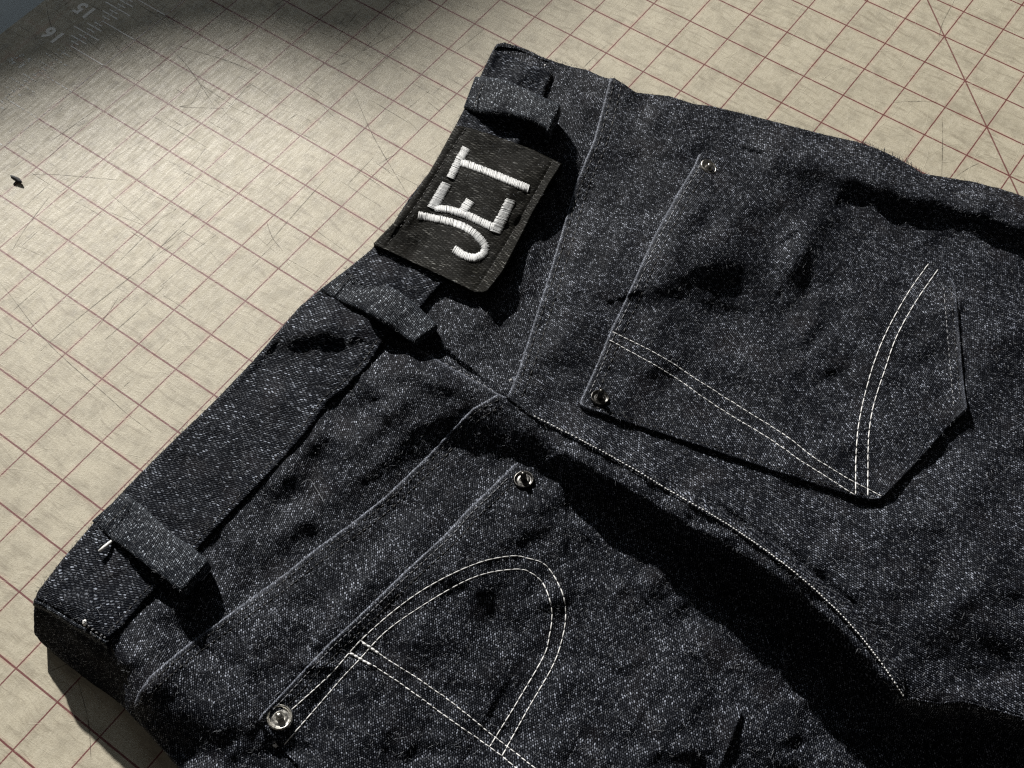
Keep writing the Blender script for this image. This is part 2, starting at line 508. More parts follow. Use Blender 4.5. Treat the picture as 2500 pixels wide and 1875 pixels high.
def panel(name, poly, mat, parent, off=0.0, extra=None, edge_r=5.0, grooves=(), under=.0012, spacing=6.0, ground=False, jag=.7, uvrot=0.0, fuzz=1.0, lift=0.0, wear_highlight=()):
    """cloth piece outlined in photo pixels; its height comes from HF + off (metres)"""
    poly = np.asarray(poly, float)
    closed = np.vstack([poly, poly[:1]])
    B = []
    for k in range(len(poly)):
        s = resample(closed[k:k + 2], 5.0)[:-1]
        B.append(s)
    B = np.vstack(B)
    B = B + rng.normal(0, jag * .5, B.shape)
    cx = [B]
    # rings just inside the edge
    nxt = np.roll(B, -1, 0) - np.roll(B, 1, 0)
    nrm = np.c_[-nxt[:, 1], nxt[:, 0]] / (np.hypot(nxt[:, 0], nxt[:, 1])[:, None] + 1e-9)
    area = .5 * np.sum(poly[:, 0] * np.roll(poly[:, 1], -1) - np.roll(poly[:, 0], -1) * poly[:, 1])
    if area < 0:
        nrm = -nrm
    rings = []
    for r in (1.2, 2.8, 5.0) if off > 0 else (4.0,):
        rings.append(B + nrm * r)
    Bc = np.vstack([B, B[:1]])
    cand = np.vstack(rings) if rings else np.zeros((0, 2))
    rv = np.repeat((1.2, 2.8, 5.0) if off > 0 else (4.0,), len(B))
    bx0, by0 = B.min(0); bx1, by1 = B.max(0)
    gu = np.arange(bx0, bx1, spacing); gv = np.arange(by0, by1, spacing * .87)
    GU, GV = np.meshgrid(gu, gv)
    GU = GU + (np.arange(len(gv)) % 2)[:, None] * spacing * .5
    G = np.c_[GU.ravel(), GV.ravel()] + rng.normal(0, spacing * .06, (GU.size, 2))
    gin = inside(G[:, 0], G[:, 1], B)
    G = G[gin]
    dG, _, _ = polydist(G[:, 0], G[:, 1], closed)
    lim = 8.0 if off > 0 else 6.5
    G = G[dG > lim]
    if len(cand):
        ci = inside(cand[:, 0], cand[:, 1], B)
        dC, _, _ = polydist(cand[:, 0], cand[:, 1], closed)
        ok = ci & (dC > rv * .72)
        cand = cand[ok]
    pts = np.vstack([B, cand, G])
    nb = len(B)
    res = delaunay_2d_cdt([Vector(p) for p in pts], [(i, (i + 1) % nb) for i in range(nb)], [], 1, 1e-6, True)
    P = np.array([tuple(v) for v in res[0]])
    faces = [tuple(f) for f in res[2]]
    # boundary order in the result
    omap = {}
    for i, src in enumerate(res[3]):
        for q in src:
            omap[q] = i
    bl = [omap[i] for i in range(nb) if i in omap]
    d, _, _ = polydist(P[:, 0], P[:, 1], closed)
    o = off * np.sqrt(np.clip(1 - (1 - np.clip(d / edge_r, 0, 1)) ** 2, 0, 1))
    for g, depth, wd in grooves:
        o = o - depth * np.exp(-((d - g) / wd) ** 2)
    if extra is not None:
        o = o + extra(P[:, 0], P[:, 1], d)
    base = HF(P[:, 0], P[:, 1]) + lift
    W = unp(P[:, 0], P[:, 1], base + o)
    # orientation of faces: up
    F = np.array(faces)
    cc = P[F].mean(1)
    F = F[inside(cc[:, 0], cc[:, 1], B)]
    nz = np.cross(W[F[:, 1]] - W[F[:, 0]], W[F[:, 2]] - W[F[:, 0]])[:, 2]
    flip = np.median(nz) < 0
    if flip:
        F = F[:, ::-1]
    n0 = len(W)
    low = W[bl].copy()
    if ground:
        low[:, 2] = .0004
        c = W[:, :2].mean(0)
        dirc = c - low[:, :2]
        low[:, :2] += dirc / np.linalg.norm(dirc, axis=1)[:, None] * .004
    else:
        low[:, 2] = np.minimum(low[:, 2] - under, low[:, 2] - .0006)
    allW = np.vstack([W, low])
    L = len(bl)
    de = set()
    for f in F:
        de.add((f[0], f[1])); de.add((f[1], f[2])); de.add((f[2], f[0]))
    sk = []
    for i in range(L):
        a, b = bl[i], bl[(i + 1) % L]
        la_, lb_ = n0 + i, n0 + (i + 1) % L
        sk.append((b, a, la_, lb_) if (a, b) in de else (a, b, lb_, la_))
    fl = [tuple(f) for f in F] + sk
    cr, sr = 1.0, 0.0
    X = allW * 1000
    hgt = allW[:, 2] * 1000
    uvx = X[:, 0] * cr - X[:, 1] * sr + hgt * -.587; uvy = X[:, 0] * sr + X[:, 1] * cr + hgt * .81
    me = mesh_from(name, allW, fl, True, np.c_[uvx, uvy])
    if len(wear_highlight):
        wv = np.zeros(len(allW))
        for ln in wear_highlight:
            dw, _, _ = polydist(P[:, 0], P[:, 1], ln)
            wv[:n0] = np.maximum(wv[:n0], np.exp(-(dw / 3.4) ** 2) + .05 * np.exp(-(dw / 14) ** 2))  # worn seam edge with its lit-edge highlight painted in
        wv[n0:] = wv[bl] * .5
        at = me.attributes.new('wear_highlight', 'FLOAT', 'POINT'); at.data.foreach_set('value', wv.astype(np.float32))
    ob = link(name, me, mat, parent)
    PANELS.append((W, F, fuzz))
    return ob


def tube(verts, faces, path, rad, sides=5, cap=True):
    """append a tapered tube along path (n,3) with radii"""
    path = np.asarray(path); n = len(path)
    rad = np.broadcast_to(np.asarray(rad, float), (n,))
    T = np.gradient(path, axis=0); T /= np.linalg.norm(T, axis=1)[:, None] + 1e-12
    ref = np.array([0, 0, 1.0])
    b0 = len(verts)
    for i in range(n):
        a = np.cross(T[i], ref); la = np.linalg.norm(a)
        a = a / la if la > 1e-6 else np.array([1.0, 0, 0])
        b = np.cross(a, T[i])
        for k in range(sides):
            th = 2 * math.pi * k / sides
            verts.append(path[i] + rad[i] * (math.cos(th) * a + math.sin(th) * b))
    for i in range(n - 1):
        for k in range(sides):
            k2 = (k + 1) % sides
            faces.append((b0 + i * sides + k, b0 + i * sides + k2, b0 + (i + 1) * sides + k2, b0 + (i + 1) * sides + k))
    if cap:
        faces.append(tuple(b0 + k for k in range(sides))[::-1])
        faces.append(tuple(b0 + (n - 1) * sides + k for k in range(sides)))


def stitches(name, line, mat, parent, zoff, length=16, gap=3, rad=.00030, wob=.6, sink=.5, bulge=1.0):
    """row of machine stitches; line in photo pixels, zoff(u,v)->height of the cloth under it"""
    pts = resample(line, 1.0)
    n = len(pts)
    verts, faces = [], []
    i = 0
    wx = rng.normal(0, wob)
    while i < n - 3:
        L = int(length * rng.uniform(.85, 1.15)); e = min(i + L, n - 1)
        idx = np.unique(np.linspace(i, e, 6).astype(int))
        if len(idx) < 3:
            break
        q = pts[idx].copy()
        wx = wx * .6 + rng.normal(0, wob * .6)
        q += np.array([wx, -wx]) * .5 + rng.normal(0, wob * .12, q.shape)
        z = zoff(q[:, 0], q[:, 1])
        f = np.linspace(0, 1, len(idx))
        arch = np.sin(np.pi * f) ** .5
        path = unp(q[:, 0], q[:, 1], z - rad * sink + rad * bulge * arch)
        tube(verts, faces, path, rad * (.55 + .45 * arch) * rng.uniform(.88, 1.1), 6)
        i = e + max(1, int(gap * rng.uniform(.5, 1.5)))
    return link(name, mesh_from(name, verts, faces), mat, parent)


# ------------------------------------------------------------------ the setting
def box_mesh(name, x0, x1, y0, y1, z0, z1):
    v = [(x0, y0, z0), (x1, y0, z0), (x1, y1, z0), (x0, y1, z0), (x0, y0, z1), (x1, y0, z1), (x1, y1, z1), (x0, y1, z1)]
    f = [(3, 2, 1, 0), (4, 5, 6, 7), (0, 1, 5, 4), (1, 2, 6, 5), (2, 3, 7, 6), (3, 0, 4, 7)]
    return mesh_from(name, v, f, False)


t = NT('table_paint')
g = t.n('ShaderNodeTexCoord').outputs['Object']
tn = t.noise(g, 60, 4, .6)
t.bsdf(t.mix(tn, (.30, .35, .385), (.44, .49, .52)), .42, Normal=t.bump(tn, .0004, .3))
tb = link('table', box_mesh('table', -.75, 1.5, -1.1, 1.15, -.05, -.0032), t.m)
tb['kind'] = 'structure'

# cutting mat -------------------------------------------------------
t = NT('mat_vinyl')
g = t.n('ShaderNodeTexCoord').outputs['Object']
sx = t.n('ShaderNodeSeparateXYZ'); t.set(sx.inputs[0], t.vmath('SCALE', g, scale=1 / IN))
X, Y = sx.outputs[0], sx.outputs[1]
gi = t.vmath('SCALE', g, scale=1 / IN)
wob = t.math('MULTIPLY', t.math('SUBTRACT', t.noise(gi, 5, 2), .5), .010)


def gridline(c, half):
    f = t.math('ABSOLUTE', t.math('SUBTRACT', t.math('FRACT', t.math('ADD', t.math('ADD', c, wob), .5)), .5))
    return t.step(f, half * 1.25, half * .75), f


la, fa = gridline(Y, .0175)          # lines that run along X
lb, fb = gridline(X, .0135)
wear_n = t.noise(gi, 7.0, 4, .7)
wear_b = t.noise(t.vmath('MULTIPLY', gi, (3.0, 14.0, 1)), 1.0, 3, .65)
leftw = t.step(X, 9.0, -2.0)          # the lines are more worn towards the ruler
lb = t.math('MULTIPLY', lb, t.step(t.math('ADD', wear_b, t.math('MULTIPLY', leftw, .10)), .74, .56, .35, 1))
la = t.math('MULTIPLY', la, t.step(wear_n, .72, .60, .45, 1))
dg = t.math('ABSOLUTE', t.math('SUBTRACT', t.math('ADD', X, Y), 'DIAG' if False else 0.0))
DIAG_SUM = None
lines = t.math('MAXIMUM', la, lb)
pa = unp(2357, 195, 0) / IN; pb = unp(2465, 430, 0) / IN
dv = pb - pa
if dv[0] * dv[1] < 0:
    cst = round(float(pa[0] + pa[1])); expr = t.math('ADD', X, Y)
else:
    cst = round(float(pa[0] - pa[1])); expr = t.math('SUBTRACT', X, Y)
dgl = t.math('ABSOLUTE', t.math('SUBTRACT', expr, float(cst)))
lines = t.math('MAXIMUM', lines, t.math('MULTIPLY', t.step(dgl, .030, .020), .9))
ingrid = t.step(X, -2.03, -2.01)
lines = t.math('MULTIPLY', lines, ingrid)
halo = t.math('MULTIPLY', t.step(t.math('MINIMUM', fa, fb), .10, .0), t.step(t.noise(gi, 2.2, 3), .35, .75))
n1 = t.noise(gi, 1.1, 4, .62); n2 = t.noise(gi, 7.0, 4, .65); n3 = t.noise(gi, 34, 3, .6)
streak = t.noise(t.vmath('MULTIPLY', t.vmath('ADD', gi, t.vmath('SCALE', t.noise(gi, .7, 1, out=1), scale=.6)), (1.2, 9.0, 1)), 1.3, 4, .7)
streak2 = t.noise(t.vmath('MULTIPLY', gi, (11.0, 1.4, 1)), 1.2, 4, .72)
c = t.mix(t.step(n1, .3, .7), (.42, .385, .298), (.52, .48, .375))
c = t.mix(t.step(n2, .36, .68, 0, .55), c, (.60, .56, .45))
c = t.mix(t.step(t.noise(gi, 2.3, 5, .68), .44, .70, 0, .50), c, (.27, .245, .19))
c = t.mix(t.step(n3, .45, .70, 0, .45), c, (.31, .272, .205))
c = t.mix(t.step(streak, .50, .70, 0, .65), c, (.27, .236, .178))
c = t.mix(t.step(streak2, .58, .76, 0, .35), c, (.64, .60, .50))
c = t.mix(t.math('MULTIPLY', halo, .42), c, (.50, .30, .24))
dirt = t.step(t.noise(gi, 3.1, 6, .76), .50, .72, 0, .75)
c = t.mix(t.math('MULTIPLY', dirt, leftw), c, (.20, .175, .14))
# worn red print
c = t.mix(t.math('MULTIPLY', lines, .92), c, t.mix(n2, (.095, .008, .013), (.15, .015, .022)))
# one brown smear by the ruler
sp = unp(201, 300, 0)
spv = t.vmath('SUBTRACT', g, tuple(sp))
spr = t.n('ShaderNodeVectorRotate', rotation_type='Z_AXIS'); t.set(spr.inputs['Vector'], spv); spr.inputs['Angle'].default_value = -1.35
sl = t.vmath('LENGTH', t.vmath('MULTIPLY', spr.outputs[0], (1 / .0048, 1 / .0021, 0)))
sm = t.math('MULTIPLY', t.step(t.math('ADD', sl, t.math('MULTIPLY', t.noise(g, 900, 4, .7), .9)), 1.35, 1.0), t.step(t.noise(g, 1500, 3), .42, .55))
c = t.mix(t.math('MULTIPLY', sm, .85), c, (.09, .075, .04))
hgt = t.math('ADD', t.math('MULTIPLY', n3, .6), t.math('ADD', t.math('MULTIPLY', streak, .5), t.math('MULTIPLY', streak2, .5)))
hgt = t.math('ADD', hgt, t.math('MULTIPLY', t.noise(gi, 120, 2), .5))
t.bsdf(c, t.step(streak2, .35, .7, .40, .60), Normal=t.bump(hgt, .00022, .55), Specular_IOR_Level=.40)
M_MAT = t.m

mat_root = empty('cutting_mat', (.25, .05, 0))
tag(mat_root, 'beige cutting mat printed with a dark red one-inch grid under the jeans', 'cutting mat')


def mchild(o):
    o.parent = mat_root
    o.matrix_parent_inverse = Matrix.Translation((-.25, -.05, 0))
    return o


mchild(link('mat_sheet', box_mesh('mat_sheet', -4.66 * IN, 1.05, -.85, .95, -.003, 0.0), M_MAT))

# ruler print
t = NT('white_print')
g = t.n('ShaderNodeTexCoord').outputs['Object']
w = t.noise(g, 700, 4, .7)
tr = t.n('ShaderNodeBsdfTransparent'); pb_ = t.bsdf(t.mix(w, (.85, .87, .86), (.95, .95, .93)), .5)
mx = t.n('ShaderNodeMixShader'); t.set(mx.inputs[0], t.step(w, .24, .32))
t.t.links.new(tr.outputs[0], mx.inputs[1]); t.t.links.new(pb_.outputs[0], mx.inputs[2]); t.t.links.new(mx.outputs[0], t.out.inputs[0])
M_PRINT = t.m
t = NT('worn_white_print')
g = t.n('ShaderNodeTexCoord').outputs['Object']
w = t.noise(g, 420, 4, .7)
tr = t.n('ShaderNodeBsdfTransparent'); pb_ = t.bsdf((.72, .74, .73), .5)
mx = t.n('ShaderNodeMixShader'); t.set(mx.inputs[0], t.step(w, .48, .54))
t.t.links.new(tr.outputs[0], mx.inputs[1]); t.t.links.new(pb_.outputs[0], mx.inputs[2]); t.t.links.new(mx.outputs[0], t.out.inputs[0])
M_PRINT_WORN = t.m

RX = -3.06
for j in range(-2, 12):          # tick marks, one strip of marks per inch
    verts, faces = [], []

    def strip(xa, ya, xb, yb, w):
        b0 = len(verts)
        dx, dy = xb - xa, yb - ya; L = math.hypot(dx, dy); nx, ny = -dy / L * w / 2, dx / L * w / 2
        for (px, py) in ((xa + nx, ya + ny), (xa - nx, ya - ny), (xb - nx, yb - ny), (xb + nx, yb + ny)):
            verts.append((px * IN, py * IN, .0001))
        faces.append((b0, b0 + 1, b0 + 2, b0 + 3))
    for k in range(8):
        half = {0: .0, 4: .40}.get(k, .24 if k % 2 == 0 else .12)
        y = j + k / 8
        if k == 0:
            strip(RX, y, -2.03, y, .028)
        else:
            strip(RX - half, y, RX + half, y, .034)
    strip(RX, j, RX, j + .999, .013)
    strip(-2.0, j, -2.0, j + .999, .010)
    mchild(link('ruler_marks', mesh_from('ruler_marks', verts, faces, False), M_PRINT if j >= 3 else M_PRINT_WORN))

for num, j in (('14', 5), ('15', 4), ('16', 3), ('17', 2), ('18', 1)):
    cu = bpy.data.curves.new('num', 'FONT')
    cu.body = num; cu.size = .0125; cu.align_x = 'LEFT'; cu.offset = .00045; cu.space_character = 1.15
    tmp = bpy.data.objects.new('num', cu); col.objects.link(tmp)
    dg_ = bpy.context.evaluated_depsgraph_get()
    me = bpy.data.meshes.new_from_object(tmp.evaluated_get(dg_))
    bpy.data.objects.remove(tmp)
    me.materials.clear()
    o = link('ruler_number', me, M_PRINT if j >= 3 else M_PRINT_WORN)
    # reads outward, away from the grid, tops towards the next inch
    o.location = ((RX - .32) * IN, (j + .17) * IN, .00012)
    o.rotation_euler = (0, 0, math.pi)
    mchild(o)

# scratches and knife cuts
def ribbon(verts, faces, px, w, z=.00009):
    p = unp(px[:, 0], px[:, 1], z)
    T = np.gradient(p, axis=0); T /= np.linalg.norm(T, axis=1)[:, None] + 1e-12
    nn = np.c_[-T[:, 1], T[:, 0], np.zeros(len(p))]
    f = np.sin(np.pi * np.linspace(0.03, .97, len(p))) ** .5
    b0 = len(verts)
    for i in range(len(p)):
        verts.append(p[i] + nn[i] * w * f[i] / 2); verts.append(p[i] - nn[i] * w * f[i] / 2)
    for i in range(len(p) - 1):
        faces.append((b0 + 2 * i, b0 + 2 * i + 1, b0 + 2 * i + 3, b0 + 2 * i + 2))


def matte(name, c, alpha=1.0, rough=.6):
    t = NT(name)
    g = t.n('ShaderNodeTexCoord').outputs['Object']
    w = t.noise(g, 260, 3, .7)
    b = t.bsdf(c, rough)
    tr = t.n('ShaderNodeBsdfTransparent'); mx = t.n('ShaderNodeMixShader')
    t.set(mx.inputs[0], t.step(w, .35, .65, alpha * .25, alpha))
    t.t.links.new(tr.outputs[0], mx.inputs[1]); t.t.links.new(b.outputs[0], mx.inputs[2]); t.t.links.new(mx.outputs[0], t.out.inputs[0])
    return t.m


dv_, df_ = [], []
for q in ([(112, 0), (118, 40), (135, 95)], [(0, 690), (40, 740), (85, 800), (130, 850), (190, 905), (260, 965), (310, 1010), (370, 1055)],
          [(413, 600), (360, 640), (300, 690), (230, 745), (150, 810), (95, 860)], [(520, 480), (450, 545), (390, 605), (345, 655)],
          [(860, 215), (905, 320), (950, 400), (1000, 482)], [(410, 110), (460, 165), (525, 262)], [(500, 190), (470, 250), (440, 260), (560, 265)],
          [(430, 110), (560, 150), (640, 185)], [(650, 600), (720, 520), (800, 430)], [(1480, 110), (1420, 170), (1370, 235)], [(2330, 0), (2300, 60), (2290, 110)],
          [(2180, 250), (2230, 247), (2290, 249)], [(2300, 285), (2301, 350), (2299, 430)], [(2335, 430), (2365, 410), (2390, 398)], [(255, 830), (330, 765), (400, 700)],
          [(650, 540), (665, 580), (690, 612)], [(880, 200), (990, 100), (1010, 78)], [(60, 430), (120, 425), (300, 440)], [(30, 610), (60, 560), (120, 480)],
          [(120, 1640), (210, 1600), (330, 1540)], [(190, 1660), (215, 1760), (222, 1850)]):
    ribbon(dv_, df_, catmull(q, 6), .00042)
for i in range(170):
    cx, cy = rng.uniform(-50, 1150), rng.uniform(-20, 1100) * rng.random() ** .4
    if rng.random() < .5:
        a = math.atan2(.63, 1) + rng.normal(0, .12)
    else:
        a = -math.atan2(.85, 1) + rng.normal(0, .12)
    L = rng.uniform(20, 150)
    q = [(cx, cy), (cx + L * math.cos(a) / 2 + rng.normal(0, .6), cy + L * math.sin(a) / 2 + rng.normal(0, .6)), (cx + L * math.cos(a), cy + L * math.sin(a))]
    ribbon(dv_, df_, catmull(q, 8), rng.uniform(.00014, .00040))
o = mchild(link('knife_cuts', mesh_from('knife_cuts', dv_, df_, False), matte('cut_dirt', (.11, .09, .065), .75)))
o['kind'] = 'stuff'
lv_, lf_ = [], []
for i in range(460):
    if rng.random() < .62:
        cx, cy = rng.uniform(1500, 2520), rng.uniform(-20, 480)
        a = rng.choice([1.45, -1.2, -.5, .6]) + rng.normal(0, .35)
    else:
        cx, cy = rng.uniform(-20, 520), rng.uniform(560, 1850)
        a = rng.normal(.35, .35)
    L = rng.uniform(20, 130)
    b = rng.normal(0, .10) * L
    q = [(cx, cy), (cx + L * math.cos(a) / 2 - b * math.sin(a), cy + L * math.sin(a) / 2 + b * math.cos(a)), (cx + L * math.cos(a), cy + L * math.sin(a))]
    ribbon(lv_, lf_, catmull(q, 6), rng.uniform(.00010, .00034), .00012)
o = mchild(link('pale_scratches', mesh_from('pale_scratches', lv_, lf_, False), matte('scratch_white', (.74, .70, .58), .55, .45)))
o['kind'] = 'stuff'

# added unseen blocker, top edge shaped to keep the sun off the mat corner
edge = [(-260, 450), (-100, 380), (0, 342), (150, 298), (300, 256), (450, 212), (600, 190), (720, 196), (850, 224), (940, 226), (1020, 196), (1110, 128), (1210, 68), (1310, 6), (1430, -90), (1700, -260)]
E3 = unp(np.array([e[0] for e in edge]), np.array([e[1] for e in edge]), 0.0)
hd = np.array([math.cos(SUN_AZ), math.sin(SUN_AZ)])
PL = -2.6                                   # plane of the blocker, measured along the sun's ground direction
top = []
for q in E3:
    k = (q[:2] @ hd - PL) / (SUN_DIR[:2] @ hd)
    top.append(q - SUN_DIR * k)
top = np.array(top)
side = np.array([-hd[1], hd[0]])
sv = top[:, :2] @ side
o_ = np.argsort(sv); top = top[o_]; sv = sv[o_]
s0, s1 = sv[0] - .8, sv[-1] + .8
ring = [np.r_[hd * PL + side * s0, -.6], np.r_[hd * PL + side * s0, top[0][2]]] + list(top) + [np.r_[hd * PL + side * s1, top[-1][2]], np.r_[hd * PL + side * s1, -.6]]
n = len(ring)
vv = ring + [r - np.r_[hd * .10, 0] for r in ring]
ff = [tuple(range(n))[::-1], tuple(range(n, 2 * n))] + [(i, (i + 1) % n, n + (i + 1) % n, n + i) for i in range(n)]
t = NT('shadow_caster_grey')
g = t.n('ShaderNodeTexCoord').outputs['Object']
t.bsdf(t.mix(t.noise(g, 6, 3), (.16, .16, .16), (.22, .22, .22)), .8)
shadow_caster = link('shadow_caster', mesh_from('shadow_caster', vv, ff, False), t.m)
shadow_caster['kind'] = 'structure'

# ------------------------------------------------------------------ the jeans
c0 = unp(1240, 965, .0)
jeans = empty('jeans', (0, 0, 0))
tag(jeans, 'unfinished black denim jeans lying back side up on the grid mat', 'jeans')

SEAM_UP = [(1488, 192), (1480, 225), (1451, 338), (1406, 447), (1370, 570), (1341, 667), (1304, 783), (1268, 897), (1243, 960)]
SEAM_LO = [(1212, 964), (1154, 997), (1100, 1052), (1044, 1113), (938, 1214), (861, 1275), (770, 1340), (692, 1403), (610, 1462), (529, 1521), (460, 1572), (407, 1615), (362, 1655), (338, 1690), (328, 1715)]
OUT_TOP = [(1488, 192), (1500, 190), (1525, 206), (1553, 226), (1600, 231), (1634, 234), (1695, 254), (1734, 258), (1830, 281), (1938, 309), (2020, 330), (2096, 347), (2140, 362), (2186, 383),
           (2225, 405), (2251, 423), (2310, 433), (2373, 443), (2440, 460), (2500, 480), (2640, 520)]
WB_LOW = [(1368, 160), (1349, 184), (1325, 240), (1290, 310), (1240, 420), (1150, 590), (1076, 700), (1024, 757), (975, 800), (945, 826), (900, 892), (850, 945), (800, 986), (745, 1062), (692, 1121), (620, 1198), (545, 1275), (492, 1334), (420, 1402), (358, 1464), (300, 1530), (266, 1563)]
WB_TOP = [(92, 1444), (150, 1368), (222, 1284), (309, 1190), (370, 1128), (431, 1068), (525, 978), (618, 881), (680, 808), (732, 748), (785, 704), (850, 655), (905, 610), (960, 545), (999, 484), (1060, 405), (1100, 330), (1135, 262), (1174, 183), (1204, 120)]

# front half of the garment, seen under and beyond the back
back_wb = [(1206, 116), (1214, 107), (1231, 104), (1262, 112), (1290, 122), (1321, 138), (1360, 152), (1400, 164), (1435, 171), (1462, 184), (1480, 200), (1460, 230), (1400, 215), (1340, 195), (1280, 172), (1228, 150), (1210, 135)]
panel('front_waistband', back_wb, M_SEAT_LO, jeans, .0010, lambda u, v, d: -.0022 * np.ones_like(u), ground=True, spacing=4)
front = [(85, 1460), (150, 1497), (209, 1530), (264, 1562), (300, 1620), (340, 1690), (420, 1760), (520, 1880), (640, 2050), (540, 2050), (460, 1875), (400, 1822), (342, 1770), (277, 1700), (203, 1650), (150, 1606), (98, 1566), (83, 1546), (82, 1500)]
panel('front_panel', front, M_FRONT, jeans, 0, lambda u, v, d: -.0008 * np.ones_like(u), under=.004, spacing=5, fuzz=.8, ground=True)

# yoke, two halves that meet at the centre back
CB = [(1000, 838), (1085, 887), (1166, 932), (1207, 956), (1240, 972)]
up_under = [(u + 22, v + 8) for u, v in SEAM_UP]
yoke_up = [(1340, 150), (1435, 172), (1467, 186)] + OUT_TOP[:1] + [(1512, 200)] + up_under[1:-1] + [(1262, 990)] + CB[::-1] + [(1005, 770), (1130, 590), (1230, 410), (1300, 230)]
panel('yoke', yoke_up, M_YOKE, jeans, 0, under=.006)
lo_under = [(u + 12, v + 22) for u, v in SEAM_LO]
yoke_lo = CB + lo_under[1:] + [(300, 1640), (262, 1568), (235, 1545), (330, 1440), (465, 1310), (520, 1250), (665, 1095), (775, 960), (915, 800)]
panel('yoke', yoke_lo, M_YOKE, jeans, .0007, lift=.0001, under=.004, wear_highlight=[CB])

# seat and legs
RG = np.array(RIDGE)
seat_up = SEAM_UP[::-1] + OUT_TOP[1:] + [(2800, 560), (2800, 1830)] + [tuple(p) for p in RG[::-1][1:]]


def pucker(seam, amp=.00035, lam=34, fall=42):
    def f(u, v, d):
        dd, s, tt = polydist(u, v, seam)
        L = sum(math.dist(a, b) for a, b in zip(seam[:-1], seam[1:]))
        return amp * np.sin(2 * np.pi * tt * L / lam + np.sin(tt * L / 71) * 2) * np.exp(-dd / fall)
    return f


GR = ((13, .00030, 4), (32, .00022, 4))
panel('seat_panel', seat_up, M_SEAT_UP, jeans, .0012, pucker(SEAM_UP), edge_r=5, grooves=GR, under=.006, lift=.0006, wear_highlight=[SEAM_UP])
seat_lo = SEAM_LO[::-1] + [(1236, 975)] + [(u - 6, v - 4) for u, v in RIDGE[1:]] + [(2800, 2150), (620, 2150), (540, 2020), (440, 1880), (380, 1810), (345, 1770), (330, 1740)]
panel('seat_panel', seat_lo, M_SEAT_LO, jeans, .0012, pucker(SEAM_LO), edge_r=5, grooves=GR, under=.006, lift=.0009, wear_highlight=[SEAM_LO])

# welt of the centre back seam
w_up = catmull([(1238, 962), (1304, 1003), (1410, 1056), (1532, 1118), (1640, 1182), (1763, 1246), (1880, 1322), (2007, 1418), (2090, 1492), (2149, 1556), (2200, 1616), (2212, 1690)], 20)
w_lo = catmull([(1240, 972), (1304, 1022), (1410, 1079), (1532, 1145), (1640, 1210), (1742, 1268), (1860, 1346), (1966, 1428), (2068, 1525), (2145, 1620), (2202, 1712)], 20)
panel('centre_back_seam', np.vstack([w_up, w_lo[::-1]]), M_SEAT_UP, jeans, .0014, edge_r=6, grooves=((5, .0003, 3),), under=.003, spacing=4.5, fuzz=2.0, lift=.0019)

# waistband
wb = WB_TOP + [(1209, 122), (1238, 132), (1270, 149), (1310, 162), (1345, 172)] + WB_LOW[1:] + [(240, 1552), (209, 1534), (150, 1500), (85, 1462)]
wb_ob = panel('waistband', wb, M_WAIST, jeans, .0030, lambda u, v, d: .0002 * np.exp(-((d - 3) / 9) ** 2) - .0003 * np.exp(-((d - 20) / 6) ** 2), edge_r=9, under=.0065, spacing=5, jag=.5, lift=.0004)
# rolled edge joining band and front, down to the mat on the far side
rim = catmull([(84, 1460), (118, 1476), (150, 1495), (182, 1516), (209, 1530), (240, 1550), (266, 1566)], 6)
rim2 = rim + np.array([-4, 17])
panel('side_seam', np.vstack([rim, rim2[::-1]]), M_LOOP, jeans, .0042, edge_r=8, under=.004, spacing=4, fuzz=2.5)
# wall of cloth under the waist edge
vs, fs, uvs = [], [], []
wl = resample(np.array([(90, 1455)] + WB_TOP + [(1214, 108), (1262, 114), (1321, 140), (1435, 173)] + OUT_TOP), 10)
zz = HF(wl[:, 0], wl[:, 1])
wt = unp(wl[:, 0], wl[:, 1], zz)
ctr = unp(1300, 900, 0.01)
for i, (p, z) in enumerate(zip(wt, zz)):
    inn = (ctr - p)[:2]; inn = inn / np.linalg.norm(inn)
    for f, ins in ((.98, .0012), (.6, .0022), (.3, .003), (.02, .006)):
        vs.append((p[0] + inn[0] * ins, p[1] + inn[1] * ins, z * f)); uvs.append((i * 2.0, z * f * 1000))
for i in range(len(wt) - 1):
    for k in range(3):
        fs.append((i * 4 + k, i * 4 + k + 1, i * 4 + 4 + k + 1, i * 4 + 4 + k))
link('front_lining', mesh_from('front_lining', vs, fs, True, uvs), M_FRONT, jeans)


def surf(off):
    return lambda u, v: HF(u, v) + off


# seam stitching -----------------------------------------------------
def shift(line, d):
    """parallel copy of a polyline, d px to its right-hand side (y down)"""
    p = np.asarray(line, float)
    T = np.gradient(p, axis=0); T /= np.linalg.norm(T, axis=1)[:, None]
    return p + np.c_[-T[:, 1], T[:, 0]] * d


su = catmull(SEAM_UP, 10); sl = catmull(SEAM_LO, 10)
stitches('seam_stitching', shift(su, -13), M_BLACK, jeans, surf(.0018), 12, 5, .00022)
stitches('seam_stitching', shift(su, -32), M_BLACK, jeans, surf(.0018), 12, 5, .00022)
stitches('seam_stitching', shift(sl, -13), M_BLACK, jeans, surf(.0021), 12, 5, .00022)
stitches('seam_stitching', shift(sl, -32), M_BLACK, jeans, surf(.0021), 12, 5, .00022)
cb = catmull([(1085, 889), (1130, 913), (1166, 934), (1207, 958)], 8)
stitches('seam_stitching', shift(cb, -3), M_GREY, jeans, surf(.0012), 12, 6, .0002)
bead = catmull([(1304, 1017), (1410, 1071), (1532, 1137), (1640, 1202), (1742, 1260), (1860, 1338), (1966, 1420), (2068, 1517), (2145, 1611), (2205, 1700)], 6)
stitches('seam_stitching', shift(bead, -1), M_WHITE, jeans, surf(.0034), 5, 4.5, .00030, .5, .2)['label'] = 'row of small white bead-like stitches along the centre back seam'
wlow = catmull(WB_LOW[9:], 8)
